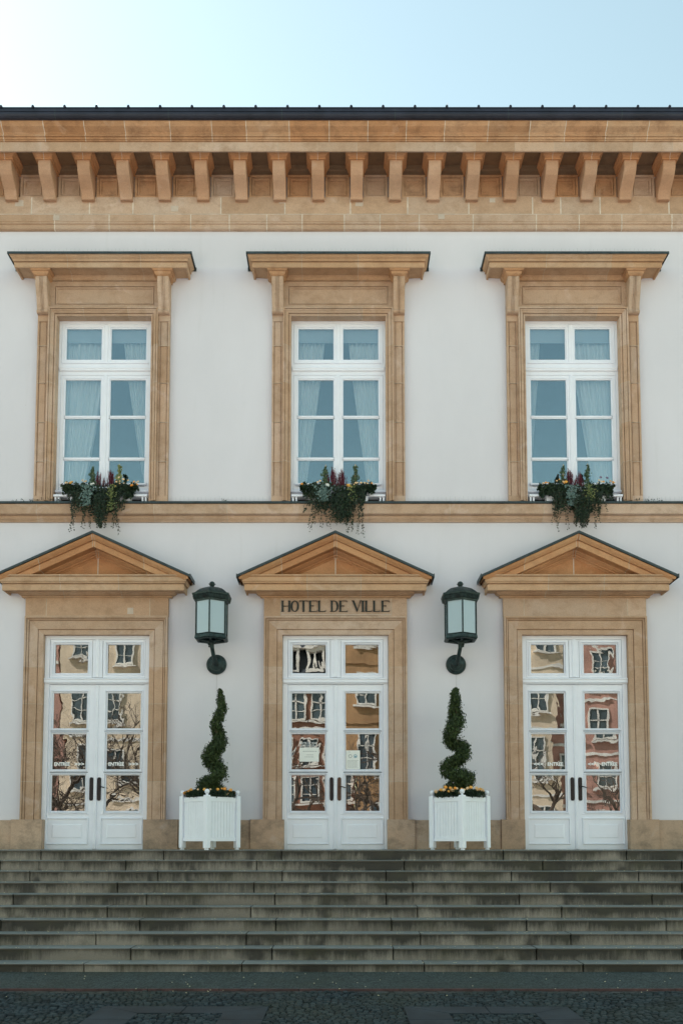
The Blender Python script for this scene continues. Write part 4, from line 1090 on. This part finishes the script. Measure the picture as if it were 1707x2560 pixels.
# ------------------------------------------------------------------ window boxes: 1 source pixel = 1 mm, x from window centre, z from the ledge (785)
def window_box(cx, i, name):
    rs = random.Random(50 + i); Z0 = 5.93
    def P(px, py, y=-.12): return Vector((cx + (px - 790) * .001, y, Z0 + (785 - py) * .001))
    mb = MB()
    rg = [[(cx + s * w_, y, z) for s, w_, y, z in ((-1, a, -.10, z), (1, a, -.10, z), (1, a, .045, z), (-1, a, .045, z))] for a, z in ((.50, 5.945), (.54, 6.165))]
    rg += [[(cx + s * (a), y, z) for s, y in ((-1, -.12), (1, -.12), (1, .046), (-1, .046))] for a, z in ((.555, 6.166), (.555, 6.185))]
    mb.rings(rg)
    tag(mb.build('window_box', 'white', None, (cx, -.03, 5.945)), 'white flower trough under the %s upper window' % name, 'flower box', 'window boxes under the upper windows')
    def reg(t, off): return thing(t[0], t[1], t[2], (cx + off, -.06, 6.17), t[3])
    # hanging ivy
    th = reg(('hanging_ivy', 'dark ivy trailing far below the %s window box over the stone ledge' % name, 'ivy', 'ivy in the window boxes'), 0)
    loc = (cx, -.06, 6.17); mb = MB(); st = MB()
    strands = []
    cen = {0: 830, 1: 850, 2: 850}[i]
    for _ in range(44):
        x = rs.gauss(cen, 75); strands.append((x, 600 + rs.uniform(-30, 60), x * .55 + cen * .45 + rs.uniform(-60, 60) * (.5 if i != 1 else 1.6), rs.uniform(1050, 1290 if i != 1 else 1230), 1.2, -.19))
    for _ in range(26):
        x = rs.uniform(330, 640); strands.append((x, 560 + rs.uniform(0, 50), x + rs.uniform(-40, 60), rs.uniform(800, 1000), 1.0, -.16))
    for _ in range(26):
        x = rs.uniform(900, 1260); strands.append((x, 560 + rs.uniform(0, 50), x + rs.uniform(-60, 20), rs.uniform(780, 1000), 1.0, -.16))
    LONG = {0: [(360, 340, 1380), (390, 390, 1320), (560, 545, 1310), (600, 570, 1180), (660, 640, 1290), (1080, 1150, 1430), (1100, 1090, 1300), (1060, 1050, 1320), (1090, 1110, 1220)],
            1: [(300, 200, 1030), (400, 320, 1340), (430, 390, 1240), (520, 630, 1250), (480, 500, 1290), (700, 640, 1290), (1060, 1030, 1330), (1180, 1170, 1280), (1200, 1210, 1420), (1150, 1110, 1370), (960, 960, 1330), (1010, 990, 1340)],
            2: [(400, 420, 1340), (430, 360, 1240), (450, 470, 1220), (620, 590, 1290), (700, 740, 1250), (1110, 1080, 1320), (1150, 1130, 1180), (1180, 1140, 1120), (1000, 900, 1260)]}[i]
    for a, b, c in LONG:
        for _ in range(2): strands.append((a + rs.uniform(-15, 15), 620, b + rs.uniform(-25, 25), c + rs.uniform(-60, 10), .55, -.17))
    for xa, ya, xb, yb, dens, yo in strands:
        L = yb - ya; n = int(L / 16 * dens) + 3; path = []
        w1, w2 = rs.uniform(0, 6), rs.uniform(0, 6)
        for q in range(n + 1):
            f = q / n; x = xa + (xb - xa) * f + 14 * math.sin(f * 7 + w1); y_ = ya + L * f
            yy = -.08 + (yo + .04 - rs.uniform(0, .02)) * min(1, f * 4) + .015 * math.sin(f * 5 + w2)
            if y_ < 620: yy = min(yy, -.10)
            p = P(x, y_, min(yy, -.175 if 760 < y_ < 1090 else -.06)); path.append(p)
            if rs.random() < .93:
                sz = rs.uniform(.013, .024) * (1.0 if y_ < 1100 else .85)
                leaf(mb, p + rdir(rs) * .018, Vector((rs.uniform(-.7, .7), -1, rs.uniform(-.2, .9))), Vector((rs.uniform(-1, 1), 0, -1)), sz, rs.random() ** 1.5, 'i')
        st.tube([path[k] for k in range(0, len(path), max(1, len(path) // 6))], .0018, 3)
    # bushy mass spilling over the trough
    for _ in range(1500):
        x = rs.uniform(150, 1410); u = abs(x - 790) / 640
        wob = 45 * math.sin(x * .021 + i * 2) + 30 * math.sin(x * .057 + i) + rs.gauss(0, 26)
        lo = 600 + (1 - u) ** .6 * 200 + wob * 1.2; y_ = rs.uniform(515 + wob * .5, max(570, lo))
        if abs(x - cen) < 190: y_ = rs.uniform(520, 980 + wob)
        dep = -.10 - .11 * math.sqrt(max(0, 1 - u * u)) * rs.random() ** .4
        leaf(mb, P(x, y_, dep), Vector((rs.uniform(-.8, .8), -1, rs.uniform(-.2, 1))), Vector((rs.uniform(-1, 1), 0, -.8)), rs.uniform(.016, .034), rs.random() ** 1.6, 'i')
    mb.build('leaves', 'ivy', th, loc, recalc=False); st.build('stems', 'trunk', th, loc)
    # silver ivy clump
    sx = {0: 600, 1: 540, 2: 690}[i]
    th = reg(('silver_ivy', 'grey-green variegated ivy hanging left of centre in the %s window box' % name, 'ivy', 'silver ivy in the window boxes'), (sx - 790) * .001)
    mb = MB()
    for _ in range(170):
        y_ = rs.uniform(540, 900 if i != 1 else 820); x = sx + rs.gauss(0, 62) * (1 - (y_ - 540) / 900)
        leaf(mb, P(x, y_, -.235 - rs.uniform(0, .015)), Vector((rs.uniform(-.6, .6), -1, rs.uniform(0, .8))), Vector((rs.uniform(-1, 1), 0, -1)), rs.uniform(.016, .026), rs.random(), 'i')
    mb.build('leaves', 'ivy_grey', th, (cx + (sx - 790) * .001, -.06, 6.17), recalc=False)
    gx = {0: 1020, 1: 1020, 2: 985}[i]
    th = reg(('golden_ivy', 'yellow-edged ivy hanging right of centre in the %s window box' % name, 'ivy', 'golden ivy in the window boxes'), (gx - 790) * .001)
    mb = MB()
    for _ in range({0: 130, 1: 45, 2: 90}[i]):
        y_ = rs.uniform(530, 980 if i == 0 else 820); x = gx + rs.gauss(0, 40)
        leaf(mb, P(x, y_, -.235 - rs.uniform(0, .015)), Vector((rs.uniform(-.6, .6), -1, rs.uniform(0, .8))), Vector((rs.uniform(-1, 1), 0, -1)), rs.uniform(.013, .02), rs.random(), 'i')
    mb.build('leaves', 'ivy_gold', th, (cx + (gx - 790) * .001, -.06, 6.17), recalc=False)
    # climbing ivy on canes
    cones = {0: [(650, 150, 'left', 0), (1100, 120, 'right', 2)], 1: [(568, 130, 'left', 0), (1080, 120, 'right', 1)], 2: [(580, 120, 'left', 0), (1000, 110, 'right', 1)]}[i]
    for x, top, sd, mt in cones:
        th = reg(('climbing_ivy', 'ivy climbing a cane on the %s side of the %s window box' % (sd, name), 'ivy', 'ivy on canes in the window boxes'), (x - 790) * .001)
        lo = (cx + (x - 790) * .001, -.06, 6.17)
        mb = MB(); mb.tube([P(x + 8, 620, -.07), P(x + 4, top - 20, -.065)], .004, 6); mb.tube([P(x - 30, 620, -.05), P(x, top - 5, -.065)], .003, 5); mb.build('cane', 'cane', th, lo)
        mb = MB(); lean = rs.uniform(-.05, .05)
        for _ in range(210):
            f = rs.random() ** .8; y_ = top + (520 - top) * f
            ww = (16 + 46 * f) * (1 + .45 * math.sin(f * 13 + i + x) + .35 * math.sin(f * 29 + x)) * rs.uniform(.3, 1.35)
            a = rs.uniform(0, 6.28)
            leaf(mb, P(x + 12 * math.sin(f * 6 + x) + ww * math.cos(a), y_, -.065 + ww * .001 * math.sin(a)), Vector((rs.uniform(-.8, .8), -1, rs.uniform(-.3, .8))), Vector((rs.uniform(-1, 1), 0, -.6)), rs.uniform(.014, .027), rs.random() ** .7, 'i')
        mb.build('leaves', ['ivy_mid', 'ivy_mid', 'ivy_gold'][mt], th, lo, recalc=False)
    # heather
    hs = {0: [(765, 200, 500), (965, 200, 520)], 1: [(695, 150, 520), (850, 180, 520)], 2: [(680, 170, 520), (850, 230, 520)]}[i]
    for (x, top, bt), sd in zip(hs, ('left', 'right')):
        th = reg(('heather_plant', '%s spiky dark red heather of the two in the %s window box' % (sd, name), 'heather', 'heather in the window boxes'), (x - 790) * .001)
        lo = (cx + (x - 790) * .001, -.06, 6.17)
        mb = MB(); sp = MB()
        for q in range(25):
            dx = rs.gauss(0, 44); tp = top + abs(dx) * rs.uniform(1.6, 3.2) + rs.uniform(0, 25)
            tp = min(tp, bt - 60); a = P(x + dx * .8, bt + 60, -.08 + rs.uniform(-.04, .03)); b = P(x + dx * 1.45, tp + rs.uniform(-30, 50), -.075 + rs.uniform(-.04, .03))
            sp.tube([a, b], [.0022, .001], 3)
            n = int((bt - tp) / 3)
            for k in range(n):
                f = k / n; p = a.lerp(b, .15 + .85 * f)
                if f > .88 and rs.random() < .6: continue
                leaf(mb, p + rdir(rs) * .007 * (1.4 - f), rdir(rs) + Vector((0, -.5, 0)), Vector((rs.uniform(-.5, .5), rs.uniform(-.5, .5), 1)), rs.uniform(.006, .013), rs.random())
        mb.build('bloom', 'heather', th, lo, recalc=False); sp.build('stems', 'trunk', th, lo)
    # aster clumps with flowers at both ends
    FL_ = {0: ([(320, 490, 30, 0), (345, 478, 18, 0), (240, 495, 22, 1), (270, 500, 16, 1), (525, 455, 20, 1), (555, 470, 22, 1), (580, 468, 18, 1), (670, 515, 26, 2), (700, 505, 22, 2)],
               [(1095, 480, 20, 1), (1140, 405, 18, 1), (1155, 470, 14, 1), (1155, 508, 14, 1), (1215, 440, 24, 1), (1218, 495, 12, 1), (1298, 455, 18, 1), (1355, 535, 28, 0), (1395, 480, 22, 0), (1440, 495, 18, 1), (1465, 475, 20, 1), (1080, 555, 16, 0), (1450, 520, 18, 0)]),
           1: ([(172, 520, 26, 0), (440, 488, 20, 1), (482, 465, 22, 1), (605, 535, 36, 2)], [(968, 540, 40, 0), (1058, 522, 14, 1), (1088, 495, 24, 1), (1120, 490, 16, 1), (1178, 498, 24, 1), (1240, 493, 20, 1), (1285, 508, 18, 1), (1300, 465, 20, 1), (1362, 500, 20, 0), (1012, 556, 16, 0)]),
           2: ([(250, 490, 22, 0), (205, 500, 20, 1), (285, 495, 14, 0), (430, 465, 18, 1), (470, 440, 14, 0), (548, 480, 26, 1), (590, 480, 30, 0), (560, 500, 16, 0)], [(1150, 452, 18, 1), (1190, 480, 24, 1), (1225, 475, 24, 0), (1340, 470, 18, 0), (1390, 485, 28, 0), (1175, 405, 26, 3), (1285, 415, 28, 3), (1130, 490, 12, 1), (1410, 500, 14, 1)])}[i]
    for (x0, x1), fls, sd in zip(((135, 660), (990, 1440)), FL_, ('left', 'right')):
        xc = (x0 + x1) / 2
        th = reg(('aster_clump', 'leafy clump with orange and cream flowers at the %s end of the %s window box' % (sd, name), 'flowers', 'flower clumps in the window boxes'), (xc - 790) * .001)
        lo = (cx + (xc - 790) * .001, -.06, 6.17); mb = MB()
        for _ in range(1100):
            f = rs.random(); x = x0 + (x1 - x0) * f; e = min(1, 5 * min(f, 1 - f) + .25)
            y_ = 500 + (22 * math.sin(x * .045 + i) + 14 * math.sin(x * .11)) - 40 * e * rs.random() + rs.random() * 120 * e + rs.gauss(0, 9)
            leaf(mb, P(x, y_, -.08 + rs.uniform(-.10, .07)), rdir(rs) + Vector((0, -.5, .5)), rdir(rs), rs.uniform(.012, .026), rs.random())
        mb.build('foliage', 'mum_leaf', th, lo, recalc=False)
        for x, y_, r, c in fls:
            mb = MB(); blossom(mb, P(x, y_, -.225 + rs.uniform(-.01, .02)), r * .001 * 1.08, rs, Vector((rs.uniform(-.3, .3), -1, .5)))
            mb.build('flower', ['flower_orange', 'flower_pale', 'flower_white', 'flower_mauve'][c], th, lo, recalc=False)
for i, (cx, nm) in enumerate(zip(WC, ('left', 'middle', 'right'))): window_box(cx, i, nm)

# weeds on the ledge
def weeds(x0, x1, n, label, seed):
    rs = random.Random(seed); mb = MB()
    for _ in range(n):
        x = rs.uniform(x0, x1); leaf(mb, Vector((x, rs.uniform(-.12, -.02), 5.955 + rs.uniform(0, .03) * (2.5 if rs.random() < .1 else 1))), rdir(rs) + Vector((0, -.5, .5)), rdir(rs), rs.uniform(.008, .018), rs.random(), 'i')
    tag(mb.build('ledge_weeds', 'ivy', None, ((x0 + x1) / 2, -.06, 5.95), recalc=False), label, 'weeds', 'weeds growing on the stone ledge')
weeds(-5.35, -4.78, 150, 'low green weeds on the ledge at the foot of the left window surround', 1)
weeds(-5.65, -5.45, 14, 'tiny sprig of weeds on the ledge near its far left end', 2)
weeds(4.8, 5.5, 110, 'low green weeds on the ledge at the foot of the right window surround', 3)
weeds(-2.05, -1.97, 16, 'tiny tuft of weeds on the ledge between the left and middle windows', 4)

# pale petals blown along the treads
mb = MB(); rs = random.Random(9)
for _ in range(620):
    k = rs.randint(1, 10); x = rs.gauss(1.2, 3.2) if rs.random() < .6 else rs.uniform(-5.5, 5.5)
    y = -(1.13 + .315 * (k - 1)) + (rs.uniform(-.3, -.24) if rs.random() < .5 else rs.uniform(0, .28)); z = -.15 * (k - 1)
    if y < -(1.13 + .315 * (k - 1)): z -= .15
    if z < -1.42 or k == 10 and rs.random() < .7: y, z = rs.uniform(-5.9, -4.0), -1.446
    s_ = rs.uniform(.004, .009); a = rs.uniform(0, 3)
    mb.rings([[(x + s_ * math.cos(a + q), y + s_ * math.sin(a + q), z + h) for q in (0, 1.57, 3.14, 4.71)] for h in (.003, .007)])
tag(mb.build('fallen_petals', 'petal', recalc=False), 'tiny pale petals scattered along the stone steps and pavement', 'petals', None, 'stuff')

# ------------------------------------------------------------------ the far side of the square (seen mirrored in the door panes)
def wall_mat(name, c, v=.12):
    m, t, b = newmat(name)
    k = mixc(t, ramp(t, noise(t, .7, 6, .7, (1, 1, .6)), .35, .65), tuple(x * .72 for x in c), tuple(min(1, x * 1.12) for x in c))
    k = mixc(t, mth(t, 'MULTIPLY', ramp(t, noise(t, 3, 6, .8, (1, 1, 2.5)), .5, .7), .4), k, tuple(x * .5 for x in c))
    t.links.new(k, b.inputs['Base Color']); b.inputs['Roughness'].default_value = .9
    M[name] = m; return name
wall_mat('house_cream', (.66, .54, .40)); wall_mat('house_ochre', (.42, .25, .125)); wall_mat('house_brick', (.30, .15, .10)); wall_mat('house_pink', (.48, .27, .215)); wall_mat('house_trim', (.75, .72, .66)); wall_mat('slate', (.05, .06, .07)); M['bark'] = plain('bark', (.10, .075, .055), .9, .4, 4)
def house(x0, x1, h, wallm, floors, label, nwin, dormers=True, yf=-46.0, base='house_trim'):
    loc = ((x0 + x1) / 2, yf - 5, -1.47)
    th = thing('town_house', label, 'house', loc, 'houses across the square')
    mb = MB(); mb.box(x0, x1, yf - 10, yf, -1.47, -1.47 + h)
    mb.box(x0, x1, yf + .002, yf + .12, -1.47, -1.47 + 1.2, .5, 1)
    mb.box(x0 - .1, x1 + .1, yf + .002, yf + .35, -1.47 + h - .5, -1.47 + h - .02, .5, 1)
    for f in range(1, floors): mb.box(x0, x1, yf + .002, yf + .10, -1.47 + h * f / floors - .1, -1.47 + h * f / floors + .1, .5, 1)
    mb.build('wall', [wallm, base], th, loc)
    mb = MB(); zt = -1.47 + h
    mb.rings([[(x, yf + .3, zt), (x, yf - 1.4, zt + 3.0), (x, yf - 5, zt + 4.2), (x, yf - 9, zt + 3), (x, yf - 10.2, zt)] for x in (x0 - .15, x1 + .15)])
    rf = mb.build('roof', 'slate', th, loc)
    n = nwin; fh = h / floors; ww, wh = 1.15, fh * .55
    for i in range(n):
        wx = x0 + (x1 - x0) * (i + .5) / n
        for f in range(floors):
            wz = -1.47 + fh * f + fh * .28
            m_ = MB(); ring_frame(m_, wx - ww / 2 - .09, wx + ww / 2 + .09, wz - .09, wz + wh + .09, .11, yf + .002, yf + .16)
            m_.box(wx - .045, wx + .045, yf + .004, yf + .13, wz, wz + wh); m_.box(wx - ww / 2, wx + ww / 2, yf + .004, yf + .13, wz + wh * .62, wz + wh * .62 + .07); m_.box(wx - ww / 2, wx + ww / 2, yf + .004, yf + .10, wz + wh * .3, wz + wh * .3 + .05)
            m_.box(wx - ww / 2 - .3, wx + ww / 2 + .3, yf + .004, yf + .3, wz - .26, wz - .142)
            wn = m_.build('window', 'house_trim', th, loc)
            m_ = MB(); m_.box(wx - ww / 2, wx + ww / 2, yf + .003, yf + .05, wz, wz + wh); m_.build('pane', 'far_pane', wn, loc)
        if dormers:
            m_ = MB(); z = zt + .5
            ring_frame(m_, wx - .6, wx + .6, z, z + 1.7, .18, yf + .10, yf - 1.2); m_.box(wx - .05, wx + .05, yf - .1, yf + .06, z + .18, z + 1.5)
            m_.rings([[(wx - .85, y, z + 1.7), (wx, y, z + 2.3), (wx + .85, y, z + 1.7)] for y in (yf + .25, yf - 1.6)])
            m_.build('dormer', 'house_trim', rf, loc)
M['far_pane'] = plain('dark_window_pane', (.07, .095, .11), .15, .5, .5)  # bluish grey base colour stands in for reflected sky
house(-34, -19.6, 18, 'house_pink', 4, 'pink house across the square at the far left, outside the door reflections', 5)
house(-19.5, -10.5, 17, 'house_cream', 4, 'cream house with white windows, mirrored in the left door panes', 3)
house(-10.4, -4.6, 14.5, 'house_cream', 4, 'lower cream house across the square left of the brick house', 2)
house(-4.5, .6, 12.5, 'house_brick', 4, 'red brick house with white dormers, mirrored in the left leaf of the middle door', 3)
house(.7, 9.4, 18, 'house_ochre', 4, 'ochre stone house mirrored in the right leaf of the middle door', 3, False, -44.5, 'house_ochre')
house(9.5, 14.4, 17.5, 'house_cream', 4, 'pale cream house mirrored in the left leaf of the right door', 2, True, -45)
house(14.5, 26, 19, 'house_pink', 5, 'rose pink house with white windows, mirrored in the right leaf of the right door', 5)

def bare_tree(x, y, h, seed, label):
    rs = random.Random(seed); loc = (x, y, -1.47); th = thing('bare_tree', label, 'tree', loc, 'bare trees across the square')
    tr = MB(); br = MB()
    def grow(p, d, L, r, lv):
        pts = [p]; q = p.copy(); dd = d.copy()
        for k in range(4):
            dd = (dd + rdir(rs) * .18).normalized(); q = q + dd * L / 4; pts.append(q.copy())
        (tr if lv == 0 else br).tube(pts, [r * (1 - .11 * k) for k in range(5)], 6 if lv < 2 else 4)
        if lv < 6:
            for _ in range(3 if lv < 4 else 2):
                s0 = rs.choice(pts[2:]); nd = (dd * .75 + rdir(rs) * .75 + Vector((0, 0, .22))).normalized()
                grow(s0, nd, L * rs.uniform(.62, .82), r * .57, lv + 1)
    grow(Vector((x, y, -1.47)), Vector((0, 0, 1)), h * .32, .22, 0)
    tr.build('trunk', 'bark', th, loc); br.build('crown', 'bark', th, loc)
bare_tree(-15.5, -37, 12, 1, 'bare tree whose branches are mirrored in the left door panes')
bare_tree(-11.0, -35, 11, 2, 'second bare tree mirrored at the right of the left door')
bare_tree(-13.4, -33, 9, 14, 'low bare tree mirrored in the lower panes of the left door')
bare_tree(7.0, -36, 8, 15, 'small bare tree across the square between the ochre and cream houses')
bare_tree(-18.5, -36, 11, 8, 'third bare tree mirrored at the far left of the left door')
bare_tree(-2.4, -34, 9, 3, 'small bare tree mirrored in the lower panes of the middle door')
bare_tree(2.6, -34, 9, 5, 'bare tree mirrored in the right leaf of the middle door')
bare_tree(-16.8, -32, 9, 21, 'low bare tree mirrored in the left leaf of the left door')
bare_tree(.3, -33, 7.5, 22, 'low bare tree mirrored between the leaves of the middle door')
bare_tree(16.5, -36, 7.5, 23, 'low bare tree mirrored in the lowest pane of the right leaf of the right door')
bare_tree(11.5, -34, 9, 4, 'bare tree mirrored in the lower left panes of the right door')
